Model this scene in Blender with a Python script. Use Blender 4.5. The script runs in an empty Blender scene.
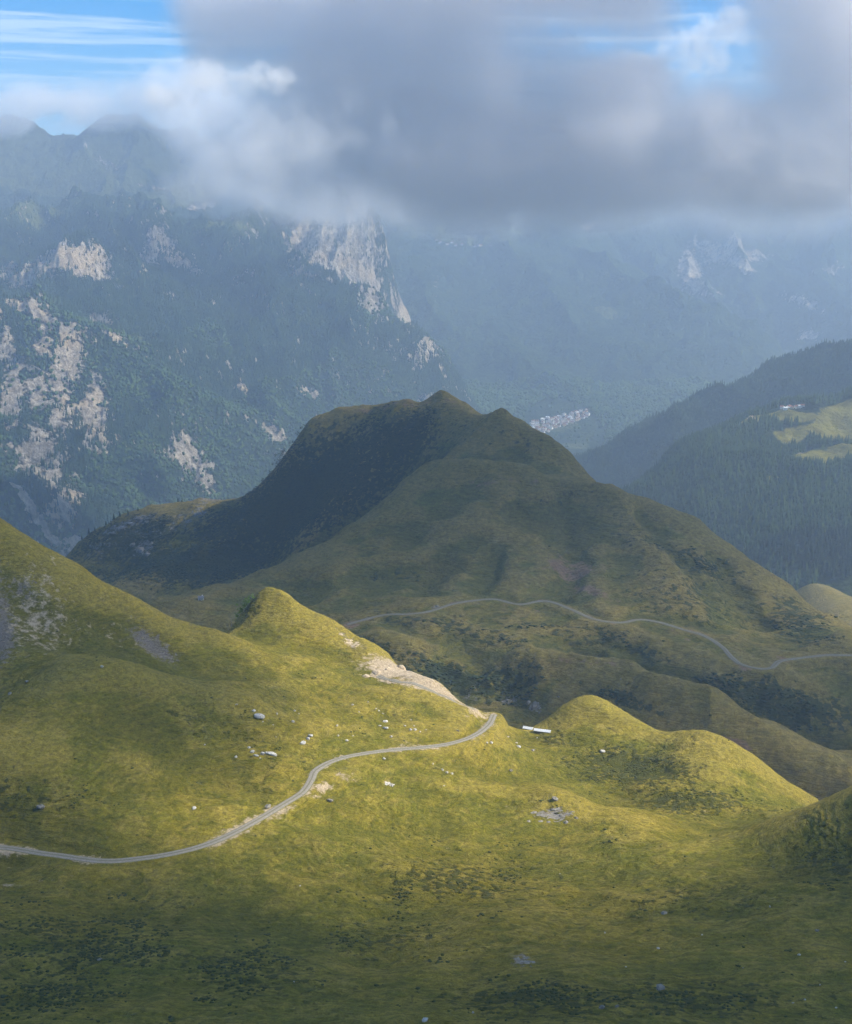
import bpy, bmesh, math, random, time
import numpy as np
from mathutils import Vector, Matrix, Euler
T0 = time.time()
random.seed(7)
RNG = np.random.default_rng(11)
RES = 1.0; FORCE = False; SHADE = True; HAZE_D = 1.3e-4; CLOUDS = True; CSTEP = .35
scn = bpy.context.scene
col = scn.collection

# ------------------------------------------------------------------ camera geometry
W, H, F = 852.0, 1024.0, 1300.0
TH = math.radians(13.3)
CT, ST = math.cos(TH), math.sin(TH)

def ray(px, py):
    dx, dy = (px - W/2)/F, (H/2 - py)/F
    return np.array([dx, CT + dy*ST, -ST + dy*CT])

def P(px, py, Y):
    d = ray(px, py)
    return d*(Y/d[1])

# sun direction (towards the sun): to the right of the view and a little ahead of it
SUN_AZ, SUN_EL = math.radians(86), math.radians(38)   # azimuth clockwise from +Y
SUN = np.array([math.sin(SUN_AZ)*math.cos(SUN_EL), math.cos(SUN_AZ)*math.cos(SUN_EL), math.sin(SUN_EL)])

# ------------------------------------------------------------------ noise
_pr = np.random.default_rng(5)
_PERM = _pr.permutation(4096)
_GX = np.cos(np.arange(4096)*2.39996); _GY = np.sin(np.arange(4096)*2.39996)

def perlin(x, y, seed=0):
    x = np.asarray(x, float); y = np.asarray(y, float)
    ix = np.floor(x); iy = np.floor(y)
    fx = x-ix; fy = y-iy
    u = fx*fx*fx*(fx*(fx*6-15)+10); v = fy*fy*fy*(fy*(fy*6-15)+10)
    ix = ix.astype(np.int64); iy = iy.astype(np.int64)
    def g(a, b, dx, dy):
        k = _PERM[(_PERM[(a + seed*31) & 4095] + b) & 4095]
        return _GX[k]*dx + _GY[k]*dy
    n00 = g(ix, iy, fx, fy); n10 = g(ix+1, iy, fx-1, fy)
    n01 = g(ix, iy+1, fx, fy-1); n11 = g(ix+1, iy+1, fx-1, fy-1)
    return ((n00*(1-u)+n10*u)*(1-v) + (n01*(1-u)+n11*u)*v)*1.4

def fbm(x, y, wl, octs, seed=0, gain=0.5):
    s = 0; a = 1.0; t = 0
    for o in range(octs):
        k = 2.0**o/wl
        s = s + a*perlin(x*k+17.3*o, y*k-9.1*o, seed+o); t += a; a *= gain
    return s

def ridged(x, y, wl, octs, seed=0, gain=0.5):
    s = 0; a = 1.0; w = 1.0
    for o in range(octs):
        k = 2.0**o/wl
        n = 1-np.abs(perlin(x*k+11.7*o, y*k+5.3*o, seed+o))*1.6
        n = np.clip(n, 0, 1)**2
        s = s + a*n*w; w = np.clip(n*1.3, 0, 1); a *= gain
    return s

def sstep(a, b, v):
    t = np.clip((v-a)/(b-a), 0, 1)
    return t*t*(3-2*t)

# ------------------------------------------------------------------ terrain sheets
class Sheet:
    """height surface through control points, a thin plate spline, plus relief noise"""
    def __init__(self, pts, lam=1e-4, noise=None, zmin=-930.0, scale=1000.0):
        A = np.array(pts, float)
        self.s = scale
        X = A[:, :2]/scale; z = A[:, 2]
        n = len(A)
        K = self._k(X[:, None, :]-X[None, :, :]) + lam*np.eye(n)
        Pm = np.hstack([np.ones((n, 1)), X])
        M = np.zeros((n+3, n+3)); M[:n, :n] = K; M[:n, n:] = Pm; M[n:, :n] = Pm.T
        sol = np.linalg.solve(M, np.concatenate([z, np.zeros(3)]))
        self.w, self.a, self.X = sol[:n], sol[n:], X
        self.noise = noise; self.zmin = zmin; self.paths = []
    @staticmethod
    def _k(d):
        r2 = (d**2).sum(-1)
        return np.where(r2 > 1e-14, 0.5*r2*np.log(np.maximum(r2, 1e-14)), 0)
    def base(self, x, y):
        sh = x.shape; x = x.ravel()/self.s; y = y.ravel()/self.s
        out = np.empty(len(x))
        for i in range(0, len(x), 100000):
            q = np.stack([x[i:i+100000], y[i:i+100000]], -1)
            out[i:i+100000] = self._k(q[:, None, :]-self.X[None])@self.w + self.a[0] + q@self.a[1:]
        return out.reshape(sh)
    def h(self, x, y):
        x = np.asarray(x, float); y = np.asarray(y, float)
        z = self.base(x, y)
        if self.noise is not None: z = z + self.noise(x, y, z)
        z = np.where(z < self.zmin, self.zmin + (z-self.zmin)*0.02, z)
        for (pp, r0, r1) in self.paths:
            xr, yr, zr = x.ravel(), y.ravel(), z.ravel().copy()
            b = (xr > pp[:, 0].min()-r1) & (xr < pp[:, 0].max()+r1) & (yr > pp[:, 1].min()-r1) & (yr < pp[:, 1].max()+r1)
            idx = np.nonzero(b)[0]
            for i in range(0, len(idx), 20000):
                j = idx[i:i+20000]
                d2 = (xr[j][:, None]-pp[None, :, 0])**2 + (yr[j][:, None]-pp[None, :, 1])**2
                k = d2.argmin(1); d = np.sqrt(d2[np.arange(len(j)), k])
                w = 1-sstep(r0, r1, d)
                zr[j] = zr[j]*(1-w) + pp[k, 2]*w
            z = zr.reshape(z.shape)
        return z
    def cast(self, px, py, y0, y1, n=700, slide=0):
        for k in range(slide):
            c = self.cast(px, py+k, y0, y1, n)
            if c is not None: return c
        d = ray(px, py); d = d/d[1]
        Y = np.linspace(y0, y1, n)
        hh = self.h(d[0]*Y, Y); rz = d[2]*Y
        b = np.nonzero(rz < hh)[0]
        if len(b) == 0 or b[0] == 0: return None
        i = b[0]; t = (rz[i-1]-hh[i-1])/((rz[i-1]-hh[i-1])+(hh[i]-rz[i])+1e-12)
        y = Y[i-1]+t*(Y[i]-Y[i-1])
        return np.array([d[0]*y, y, d[2]*y])

def link(o):
    col.objects.link(o); return o

def mesh_from(name, verts, faces, mat=None, smooth=True):
    """verts Nx3, faces MxK (all the same K)"""
    me = bpy.data.meshes.new(name)
    verts = np.ascontiguousarray(verts, np.float32); faces = np.ascontiguousarray(faces, np.int32)
    k = faces.shape[1]
    me.vertices.add(len(verts)); me.vertices.foreach_set('co', verts.ravel())
    me.loops.add(faces.size); me.loops.foreach_set('vertex_index', faces.ravel())
    me.polygons.add(len(faces))
    me.polygons.foreach_set('loop_start', np.arange(0, faces.size, k, dtype=np.int32))
    me.polygons.foreach_set('loop_total', np.full(len(faces), k, np.int32))
    if smooth: me.polygons.foreach_set('use_smooth', np.ones(len(faces), bool))
    me.update(calc_edges=True)
    if mat: me.materials.append(mat)
    return me

def set_attr(me, name, rgba):
    a = me.attributes.new(name, 'FLOAT_COLOR', 'POINT')
    a.data.foreach_set('color', np.ascontiguousarray(rgba, np.float32).ravel())

def tag(o, label=None, cat=None, group=None, kind=None):
    if label: o['label'] = label
    if cat: o['category'] = cat
    if group: o['group'] = group
    if kind: o['kind'] = kind
    return o

def blobs(sheet, specs, x, y, z, y0, y1):
    """soft patches lying on the land, each fixed by its own place and two axes in the world"""
    out = np.zeros(x.shape)
    for s in specs:
        px, py, rx, ry = s[:4]; rot = math.radians(s[4]) if len(s) > 4 else 0; wt = s[5] if len(s) > 5 else 1.0
        c = sheet.cast(px, py, y0, y1)
        if c is None: continue
        ax = []
        for (ux, uy, r) in ((math.cos(rot), math.sin(rot), rx), (-math.sin(rot), math.cos(rot), ry)):
            a = sheet.cast(px+ux*r*.6, py+uy*r*.6, y0, y1); b = sheet.cast(px-ux*r*.6, py-uy*r*.6, y0, y1)
            m = r*c[1]/F
            cand = [v for v in ((a-c) if a is not None else None, (c-b) if b is not None else None) if v is not None]
            cand = [v for v in cand if np.linalg.norm(v) < m*6] or [np.array([ux*m, 0, -uy*m])]
            ax.append(np.mean(cand, 0)/.6)
        n = np.cross(ax[0], ax[1]); n = n/(np.linalg.norm(n)+1e-9)
        M = np.linalg.pinv(np.stack([ax[0], ax[1]], 1))
        d = np.stack([x-c[0], y-c[1], z-c[2]], -1)
        uv = d@M.T
        nn = (d@n)/(1.2*max(np.linalg.norm(ax[0]), np.linalg.norm(ax[1])))
        q = uv[..., 0]**2 + uv[..., 1]**2 + np.maximum(np.abs(nn)-.3, 0)**2
        out = np.maximum(out, wt*np.exp(-q*1.1))
    return out

def build_sheet(name, sheet, u0, u1, nu, Y0, Y1, ny, mat, maskfn=None, lin=False, x_off=0):
    nu, ny = int(nu*RES), int(ny*RES)
    u = np.linspace(u0, u1, nu)
    Y = np.linspace(Y0, Y1, ny) if lin else np.geomspace(Y0, Y1, ny)
    U, YY = np.meshgrid(u, Y)
    X = U*YY
    Z = sheet.h(X, YY)
    v = np.stack([X.ravel(), YY.ravel(), Z.ravel()], -1)
    i = (np.arange(ny-1)[:, None]*nu + np.arange(nu-1)[None, :]).ravel()
    f = np.stack([i, i+1, i+nu+1, i+nu], -1)
    me = mesh_from(name, v, f, mat)
    if maskfn is not None:
        m = maskfn(X, YY, Z)
        set_attr(me, 'mask', np.concatenate([m.reshape(-1, 3), np.ones((X.size, 1))], -1))
        def blur(a, k):
            k = max(1, int(k*RES))
            for ax in (0, 1):
                q = np.pad(a, [(k+1, k) if i == ax else (0, 0) for i in (0, 1)], mode='edge'); q = np.cumsum(q, axis=ax)
                a = (np.take(q, np.arange(2*k+1, q.shape[ax]), ax) - np.take(q, np.arange(0, q.shape[ax]-2*k-1), ax))/(2*k+1)
            return a
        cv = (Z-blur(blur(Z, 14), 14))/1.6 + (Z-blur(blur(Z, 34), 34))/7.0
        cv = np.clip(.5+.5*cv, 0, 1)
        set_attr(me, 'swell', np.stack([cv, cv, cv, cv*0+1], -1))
    o = link(bpy.data.objects.new(name, me))
    o['kind'] = 'structure'
    print('sheet', name, round(time.time()-T0, 1))
    return o

# ------------------------------------------------------------------ materials
class NT:
    def __init__(self, mat):
        mat.use_nodes = True
        self.t = mat.node_tree; self.t.nodes.clear()
        self.out = self.t.nodes.new('ShaderNodeOutputMaterial')
    def n(self, typ, **kw):
        nd = self.t.nodes.new(typ)
        for k, v in kw.items():
            if k.startswith('i_'):
                key = k[2:].replace('_', ' ')
                nd.inputs[key].default_value = v
            else: setattr(nd, k, v)
        return nd
    def l(self, a, b): self.t.links.new(a, b)
    def val(self, v): nd = self.n('ShaderNodeValue'); nd.outputs[0].default_value = v; return nd.outputs[0]
    def math(self, op, a, b=None, c=None, clamp=False):
        nd = self.n('ShaderNodeMath', operation=op, use_clamp=clamp)
        for i, x in enumerate((a, b, c)):
            if x is None: continue
            if isinstance(x, (int, float)): nd.inputs[i].default_value = x
            else: self.l(x, nd.inputs[i])
        return nd.outputs[0]
    def mix(self, fac, a, b):
        nd = self.n('ShaderNodeMix', data_type='RGBA')
        for s, x in ((nd.inputs[0], fac), (nd.inputs[6], a), (nd.inputs[7], b)):
            if isinstance(x, (int, float)): s.default_value = x
            elif isinstance(x, tuple): s.default_value = (*x, 1)
            else: self.l(x, s)
        return nd.outputs[2]
    def ss(self, v, a, b, o0=0.0, o1=1.0):
        nd = self.n('ShaderNodeMapRange', interpolation_type='SMOOTHSTEP')
        self.l(v, nd.inputs[0]); nd.inputs[1].default_value = a; nd.inputs[2].default_value = b
        nd.inputs[3].default_value = o0; nd.inputs[4].default_value = o1
        return nd.outputs[0]
    def pos(self, scale=(1, 1, 1), rot=(0, 0, 0), obj=False):
        if obj:
            src = self.n('ShaderNodeTexCoord').outputs['Object']
        else:
            src = self.n('ShaderNodeNewGeometry').outputs['Position']
        m = self.n('ShaderNodeMapping'); m.inputs['Scale'].default_value = scale; m.inputs['Rotation'].default_value = rot
        self.l(src, m.inputs[0]); return m.outputs[0]
    def noise(self, vec, scale, detail=4, rough=.55, dist=0.0):
        nd = self.n('ShaderNodeTexNoise'); nd.inputs['Scale'].default_value = scale
        nd.inputs['Detail'].default_value = detail; nd.inputs['Roughness'].default_value = rough
        nd.inputs['Distortion'].default_value = dist
        self.l(vec, nd.inputs['Vector']); return nd.outputs[0]
    def voro(self, vec, scale, feat='F1'):
        nd = self.n('ShaderNodeTexVoronoi', feature=feat); nd.inputs['Scale'].default_value = scale
        self.l(vec, nd.inputs['Vector']); return nd.outputs['Distance'], nd.outputs['Color']
    def bump(self, height, strength, dist, prev=None):
        nd = self.n('ShaderNodeBump'); nd.inputs['Strength'].default_value = strength; nd.inputs['Distance'].default_value = dist
        self.l(height, nd.inputs['Height'])
        if prev is not None: self.l(prev, nd.inputs['Normal'])
        return nd.outputs[0]
    def finish(self, colr, rough=.9, normal=None, spec=.15):
        b = self.n('ShaderNodeBsdfPrincipled')
        if isinstance(colr, tuple): b.inputs['Base Color'].default_value = (*colr, 1)
        else: self.l(colr, b.inputs['Base Color'])
        b.inputs['Roughness'].default_value = rough
        b.inputs['Specular IOR Level'].default_value = spec
        if normal is not None: self.l(normal, b.inputs['Normal'])
        self.l(b.outputs[0], self.out.inputs['Surface'])
        return b

def newmat(name):
    m = bpy.data.materials.new(name); return m, NT(m)

def grass_material(name, c_olive, c_green, c_straw, c_shrub, c_rock, c_earth, fine=1.0):
    """alpine pasture. mask: R rock or scree, G bare pale earth, B low dark shrub"""
    m, t = newmat(name)
    p = t.pos()
    at = t.n('ShaderNodeAttribute', attribute_name='mask'); sep = t.n('ShaderNodeSeparateColor'); t.l(at.outputs['Color'], sep.inputs[0])
    R, G, B = sep.outputs
    big = t.noise(p, .012, 5, .6); mid = t.noise(p, .06*fine, 5, .65); small = t.noise(p, .45*fine, 6, .7)
    tiny = t.noise(p, 2.2*fine, 3, .7)
    # cattle terraces: streaks that keep to one height
    ter = t.noise(t.pos((.10*fine, .10*fine, 1.1*fine)), 1.0, 5, .65, .7)
    c = t.mix(t.ss(big, .38, .62), c_olive, c_green)
    c = t.mix(t.math('MULTIPLY', t.ss(mid, .40, .74), .55), c, c_straw)
    c = t.mix(t.math('MULTIPLY', t.ss(ter, .50, .62), .8), c, tuple(x*.8 for x in c_green))
    c = t.mix(t.math('MULTIPLY', t.ss(ter, .46, .34), .6), c, c_straw)
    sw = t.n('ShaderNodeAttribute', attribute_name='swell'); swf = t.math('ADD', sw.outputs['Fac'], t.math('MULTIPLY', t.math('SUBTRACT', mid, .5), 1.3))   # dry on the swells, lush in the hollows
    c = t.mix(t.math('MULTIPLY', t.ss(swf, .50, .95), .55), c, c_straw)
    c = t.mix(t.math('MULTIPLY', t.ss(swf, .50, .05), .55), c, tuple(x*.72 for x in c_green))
    v = t.math('MULTIPLY_ADD', t.ss(small, .3, .7), .62, .69)
    v2 = t.math('MULTIPLY_ADD', t.ss(tiny, .25, .75), .5, .75)
    hs = t.n('ShaderNodeHueSaturation'); t.l(c, hs.inputs['Color']); t.l(t.math('MULTIPLY', v, v2), hs.inputs['Value'])
    c = hs.outputs[0]
    # fine shrub spots
    spots = t.noise(p, .32*fine, 4, .6)
    mac = t.noise(p, .03*fine, 3, .6)
    sm = t.math('ADD', t.math('MULTIPLY', B, .42), t.math('MULTIPLY', mac, .25))
    sm = t.ss(t.math('ADD', spots, sm), .80, .93)
    c = t.mix(t.math('MULTIPLY', sm, .85), c, c_shrub)
    # scree / rock
    rn = t.noise(p, .35*fine, 6, .75)
    rk = t.ss(t.math('ADD', t.math('MULTIPLY_ADD', t.math('SUBTRACT', rn, .5), 1.5, .5), t.math('MULTIPLY', R, .6)), .80, 1.0)
    rc = t.mix(t.ss(t.noise(p, 1.2*fine, 5, .7), .3, .7), tuple(x*.45 for x in c_rock), c_rock)
    c = t.mix(rk, c, rc)
    en = t.noise(p, .2*fine, 5, .7)
    ek = t.ss(t.math('ADD', t.math('MULTIPLY_ADD', t.math('SUBTRACT', en, .5), 1.4, .5), t.math('MULTIPLY', G, .62)), .74, .98)
    ec = t.mix(t.ss(t.noise(p, .8*fine, 5, .7), .3, .7), tuple(x*.6 for x in c_earth), c_earth)
    c = t.mix(ek, c, ec)
    hsum = t.math('ADD', t.math('MULTIPLY', small, 1.0), t.math('MULTIPLY', sm, .8))
    nrm = t.bump(hsum, .9, 1.3/fine)
    nrm = t.bump(tiny, .6, .25/fine, nrm)
    nrm = t.bump(ter, .9, 1.6/fine, nrm)
    t.finish(c, .95, nrm, .08)
    return m

def mountain_material(name, c_for=(.024, .046, .015), c_for2=(.064, .096, .024), c_rock=(.60, .515, .39), c_mead=(.13, .15, .045), sc=1.0):
    """mask: R rock, G meadow, B unused (forest everywhere else)"""
    m, t = newmat(name)
    p = t.pos()
    at = t.n('ShaderNodeAttribute', attribute_name='mask'); sep = t.n('ShaderNodeSeparateColor'); t.l(at.outputs['Color'], sep.inputs[0])
    R, G, B = sep.outputs
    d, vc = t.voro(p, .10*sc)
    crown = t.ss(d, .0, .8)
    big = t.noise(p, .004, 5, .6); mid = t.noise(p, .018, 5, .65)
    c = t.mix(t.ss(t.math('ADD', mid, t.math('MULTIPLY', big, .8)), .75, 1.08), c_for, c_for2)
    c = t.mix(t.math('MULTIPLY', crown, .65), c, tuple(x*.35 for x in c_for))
    nm = t.noise(p, .012, 7, .68)
    mk = t.ss(t.math('ADD', nm, t.math('MULTIPLY', G, .7)), .80, .92)
    mcx = t.mix(t.ss(t.noise(p, .03, 5, .7), .35, .65), c_mead, tuple(x*.6 for x in c_mead))
    c = t.mix(mk, c, mcx)
    # rock, streaked down the fall line
    st = t.noise(t.pos((.045, .045, .012)), 1.0, 7, .72)
    rn = t.noise(p, .02, 7, .72)
    rk = t.ss(t.math('ADD', t.math('MULTIPLY_ADD', st, .95, t.math('MULTIPLY_ADD', rn, .95, -.45)), t.math('MULTIPLY', R, .60)), .80, .92)
    fine = t.noise(t.pos((.16, .16, .05)), 1.0, 6, .75)
    strat = t.noise(t.pos((.012, .012, .13), (.35, .2, 0)), 1.0, 5, .7, .6)
    rc = t.mix(t.ss(st, .38, .60), tuple(x*.34 for x in c_rock), c_rock)
    rc = t.mix(t.math('MULTIPLY', t.ss(fine, .52, .40), .75), rc, tuple(x*.30 for x in c_rock))
    rc = t.mix(t.math('MULTIPLY', t.ss(strat, .54, .62), .55), rc, tuple(x*.36 for x in c_rock))
    rc = t.mix(t.math('MULTIPLY', t.ss(t.noise(p, .006, 4, .6), .45, .65), .5), rc, (c_rock[0]*1.15, c_rock[1]*.98, c_rock[2]*.72))
    c = t.mix(rk, c, rc)
    hh = t.math('SUBTRACT', 1.0, d)
    nrm = t.bump(hh, .8, 8/sc)
    nrm = t.bump(st, 1.0, 22, nrm)
    nrm = t.bump(mid, .5, 20, nrm)
    nrm = t.bump(t.math('MULTIPLY', fine, rk), .9, 9, nrm)
    t.finish(c, .95, nrm, .05)
    return m

M = {}
M['pasture'] = grass_material('pasture', (.212, .168, .017), (.153, .144, .013), (.320, .245, .044), (.066, .070, .013), (.31, .26, .20), (.56, .44, .29))
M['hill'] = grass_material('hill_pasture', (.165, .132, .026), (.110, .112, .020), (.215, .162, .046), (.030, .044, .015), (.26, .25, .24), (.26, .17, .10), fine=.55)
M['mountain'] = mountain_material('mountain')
M['far_mountain'] = mountain_material('far_mountain', sc=.7)

def road_material(k=1.0):
    m, t = newmat('gravel')
    uv = t.n('ShaderNodeTexCoord').outputs['UV']
    s = t.n('ShaderNodeSeparateXYZ'); t.l(uv, s.inputs[0])
    a = t.math('ABSOLUTE', t.math('SUBTRACT', s.outputs[0], .5))          # 0 centre .. .5 edge
    b = t.math('ABSOLUTE', t.math('SUBTRACT', a, .22))                    # wheel tracks
    p = t.pos()
    n = t.noise(p, 1.4, 6, .7); n2 = t.noise(p, .15, 4, .6)
    c = t.mix(t.ss(n, .3, .7), (.19*k, .17*k, .135*k), (.36*k, .325*k, .265*k))
    c = t.mix(t.math('MULTIPLY', t.ss(t.math('ADD', t.math('MULTIPLY', b, -1), t.math('MULTIPLY', n2, .1)), -.06, 0.02), .3), c, (.31*k, .28*k, .23*k))
    c = t.mix(t.math('MULTIPLY', t.ss(t.math('SUBTRACT', t.math('MULTIPLY', n, .16), a), -.03, .04), .75), c, (.15, .14, .06))
    c = t.mix(t.ss(t.math('ADD', a, t.math('MULTIPLY', n, .25)), .52, .60), c, (.16, .15, .03))
    t.finish(c, .95, t.bump(n, .5, .15), .1)
    return m
M['gravel'] = road_material(); M['dull_gravel'] = road_material(.68)

def simple_mat(name, c1, c2, scale, rough=.9, detail=5, bump=.4, bd=.1, obj=False):
    m, t = newmat(name)
    p = t.pos(obj=obj)
    n = t.noise(p, scale, detail, .7)
    t.finish(t.mix(t.ss(n, .3, .7), c1, c2), rough, t.bump(n, bump, bd), .15)
    return m
M['boulder'] = simple_mat('pale_boulder', (.30, .28, .24), (.66, .62, .56), 1.3, bd=.15)
M['grey_rock'] = simple_mat('grey_rock', (.12, .11, .085), (.34, .31, .26), .9, bd=.3)
M['hill_rock'] = simple_mat('dull_hill_rock', (.07, .07, .055), (.25, .235, .21), .35, bd=.6)
M['shrub'] = simple_mat('shrub_leaves', (.034, .042, .008), (.085, .092, .016), 1.5, bd=.3)
M['shrub_bright'] = simple_mat('bright_leaves', (.10, .18, .02), (.20, .30, .045), 2.0, bd=.2)
M['conifer'] = simple_mat('conifer_needles', (.010, .024, .010), (.030, .055, .018), .25, bd=.3)
M['alder'] = simple_mat('dark_scrub', (.014, .026, .010), (.040, .058, .018), .3, bd=.3)
M['bark'] = simple_mat('bark', (.06, .045, .03), (.12, .09, .06), 3.0)
M['plaster'] = simple_mat('pale_plaster', (.72, .69, .62), (.85, .83, .78), .3)
M['cream'] = simple_mat('cream_plaster', (.62, .50, .34), (.75, .62, .44), .3)
M['tile'] = simple_mat('brown_tiles', (.16, .075, .05), (.28, .13, .09), .5)
M['slate'] = simple_mat('grey_slates', (.15, .15, .16), (.28, .27, .27), .5)
M['whitesheet'] = simple_mat('white_roof_sheet', (.70, .70, .70), (.85, .85, .84), .8, rough=.5)
M['wood'] = simple_mat('weathered_wood', (.10, .07, .045), (.2, .15, .10), 2.0)
M['window'] = simple_mat('dark_window', (.02, .025, .03), (.04, .045, .05), 1.0, rough=.2)

# ------------------------------------------------------------------ FOREGROUND PASTURE
def behind(pts, dY, drop):
    out = []
    for (px, py, Y) in pts:
        q = P(px, py, Y); k = (Y+dY)/Y
        out.append((q[0]*k, Y+dY, q[2]*k-drop))
    return out

skyA = [(-120, 455, 700), (0, 525, 712), (65, 566, 715), (130, 600, 720), (215, 632, 718),
        (268, 592, 778), (330, 622, 764), (385, 655, 738), (440, 684, 690), (490, 713, 655),
        (530, 727, 668), (560, 708, 672), (590, 696, 672), (630, 717, 664), (660, 731, 655), (705, 733, 640), (755, 757, 625), (812, 797, 600), (860, 840, 580), (940, 900, 560)]
inA = [(0, 650, 640), (0, 700, 575), (0, 600, 680), (60, 640, 662), (60, 600, 692), (100, 656, 642), (100, 630, 690), (190, 678, 645), (0, 750, 515), (100, 670, 590), (40, 684, 582), (100, 720, 555), (60, 800, 492), (200, 780, 525),
       (200, 720, 572), (180, 690, 598), (200, 680, 622), (300, 664, 692), (300, 700, 625), (300, 607, 772), (250, 608, 774), (240, 621, 772), (226, 637, 768), (400, 720, 615), (250, 647, 706), (330, 680, 668), (350, 684, 672), (400, 695, 655), (300, 640, 734), (330, 655, 718), (268, 630, 748), (250, 640, 742), (268, 610, 764),
       (390, 680, 680),
       (0, 853, 470), (100, 857, 455), (180, 853, 460), (250, 825, 485), (295, 800, 510), (310, 775, 535), (340, 757, 560), (400, 748, 575), (450, 743, 585), (480, 730, 610),
       (530, 740, 645), (590, 745, 632), (590, 720, 654), (650, 750, 625), (540, 770, 590), (480, 775, 565), (430, 800, 533), (400, 830, 500), (400, 900, 432), (480, 790, 548), (550, 800, 545), (560, 830, 512),
       (640, 800, 556), (700, 800, 550), (720, 775, 585), (760, 795, 578), (720, 828, 520), (660, 828, 515), (740, 832, 505), (852, 790, 488), (800, 812, 494), (910, 765, 480), (990, 745, 480), (852, 840, 455), (852, 900, 405),
       (0, 900, 420), (0, 960, 355), (0, 1024, 302), (200, 900, 420), (200, 960, 358), (200, 1024, 300), (430, 960, 362), (430, 1024, 300), (650, 900, 425), (650, 960, 358), (650, 1024, 300), (750, 860, 462),
       (852, 960, 350), (852, 1024, 298), (300, 870, 452), (520, 870, 468), (640, 860, 470), (-120, 700, 565), (-120, 600, 660), (-120, 860, 440), (-120, 1000, 320), (980, 900, 400), (980, 1024, 300),
       (430, 1120, 235), (0, 1120, 235), (852, 1120, 235)]
hid = []
hid += behind([(-120, 455, 700), (0, 525, 712), (65, 566, 715), (130, 600, 720)], 60, 25)
hid += behind([(-120, 455, 700), (0, 525, 712), (130, 600, 720)], 160, 110)
hid += behind([(170, 620, 720)], 100, 60)
hid += behind([(226, 637, 768), (268, 592, 778), (330, 622, 764), (385, 655, 738), (440, 684, 690), (490, 713, 655), (530, 727, 668), (590, 696, 672), (660, 731, 655), (705, 733, 640), (755, 757, 625), (812, 797, 600), (900, 860, 570)], 28, 14)
hid += behind([(215, 640, 790), (268, 592, 778), (330, 622, 764), (385, 655, 738), (440, 684, 690), (490, 713, 655), (530, 727, 668), (590, 696, 672), (660, 731, 655), (755, 757, 625), (812, 797, 600), (940, 900, 560)], 110, 95)
hid += behind([(910, 765, 480), (990, 745, 480)], 60, 35)
# left flank of the knoll
q = P(205, 632, 775); hid.append(tuple(q - np.array([0, 0, 16])))
ptsA = [tuple(P(*a)) for a in skyA+inA] + hid
def relief(x, y, lines):
    """ribs and gullies along lines on the land: (points, height, half width)"""
    out = np.zeros(x.shape); f = out.ravel(); xr, yr = x.ravel(), y.ravel()
    for pts, hh, w in lines:
        q = np.array([P(*p) for p in pts])[:, :2]; d = []
        for a, b in zip(q[:-1], q[1:]):
            n = max(2, int(np.linalg.norm(b-a)/(w*.35))); d += [a+(b-a)*t for t in np.linspace(0, 1, n, endpoint=False)]
        d = np.array(d+[q[-1]]); m = 2.6*w
        i = np.nonzero((xr > d[:, 0].min()-m) & (xr < d[:, 0].max()+m) & (yr > d[:, 1].min()-m) & (yr < d[:, 1].max()+m))[0]
        wx = xr[i]+.45*w*perlin(xr[i]/w*.8, yr[i]/w*.8, 4); wy = yr[i]+.45*w*perlin(xr[i]/w*.8+9, yr[i]/w*.8, 5)
        best = np.full(len(i), 1e9)
        for p in d: best = np.minimum(best, (wx-p[0])**2+(wy-p[1])**2)
        f[i] += hh*np.exp(-best/(w*w))
    return f.reshape(x.shape)
linesA = [([(233, 630, 770), (268, 594, 777), (330, 622, 764), (385, 655, 738)], 2.6, 6), ([(30, 690, 577), (100, 668, 592), (180, 688, 600), (250, 722, 590)], 3.0, 16), ([(300, 664, 692), (360, 690, 668), (430, 712, 645)], 2.0, 12),
          ([(560, 800, 545), (640, 830, 505), (720, 880, 440)], 2.2, 14), ([(440, 790, 548), (500, 786, 552), (560, 800, 545)], 1.8, 10), ([(620, 790, 565), (700, 808, 545), (760, 815, 530)], -3, 14),
          ([(330, 850, 475), (430, 880, 450), (520, 930, 395)], 2.0, 16), ([(100, 900, 420), (250, 920, 405), (380, 960, 360)], -2.0, 16), ([(620, 900, 425), (720, 905, 420), (800, 890, 425)], 1.6, 10),
          ([(130, 720, 558), (200, 770, 530), (260, 790, 515)], -2.0, 12), ([(0, 560, 700), (40, 620, 670), (70, 650, 650)], -2.5, 9), ([(110, 610, 710), (150, 640, 690), (190, 668, 660)], -2, 8), ([(640, 745, 628), (690, 770, 590), (760, 790, 575)], 2.2, 12)]
def noiseA(x, y, z):
    n = 1.9*fbm(x, y, 70, 3, 3) + .9*fbm(x, y, 26, 3, 9) + .28*fbm(x, y, 5, 3, 15) - 1.1*(ridged(x, y, 48, 3, 19)-.62)*sstep(560, 640, y)
    # cattle terraces: small steps that keep to one height
    t = (z + 4.0*fbm(x, y, 26, 3, 23))/1.9
    n = n + .17*np.sin(2*math.pi*t)*sstep(-.3, .3, fbm(x, y, 40, 2, 27))
    return n + relief(x, y, linesA)
A = Sheet(ptsA, lam=2e-7, noise=noiseA, zmin=-480)

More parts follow.
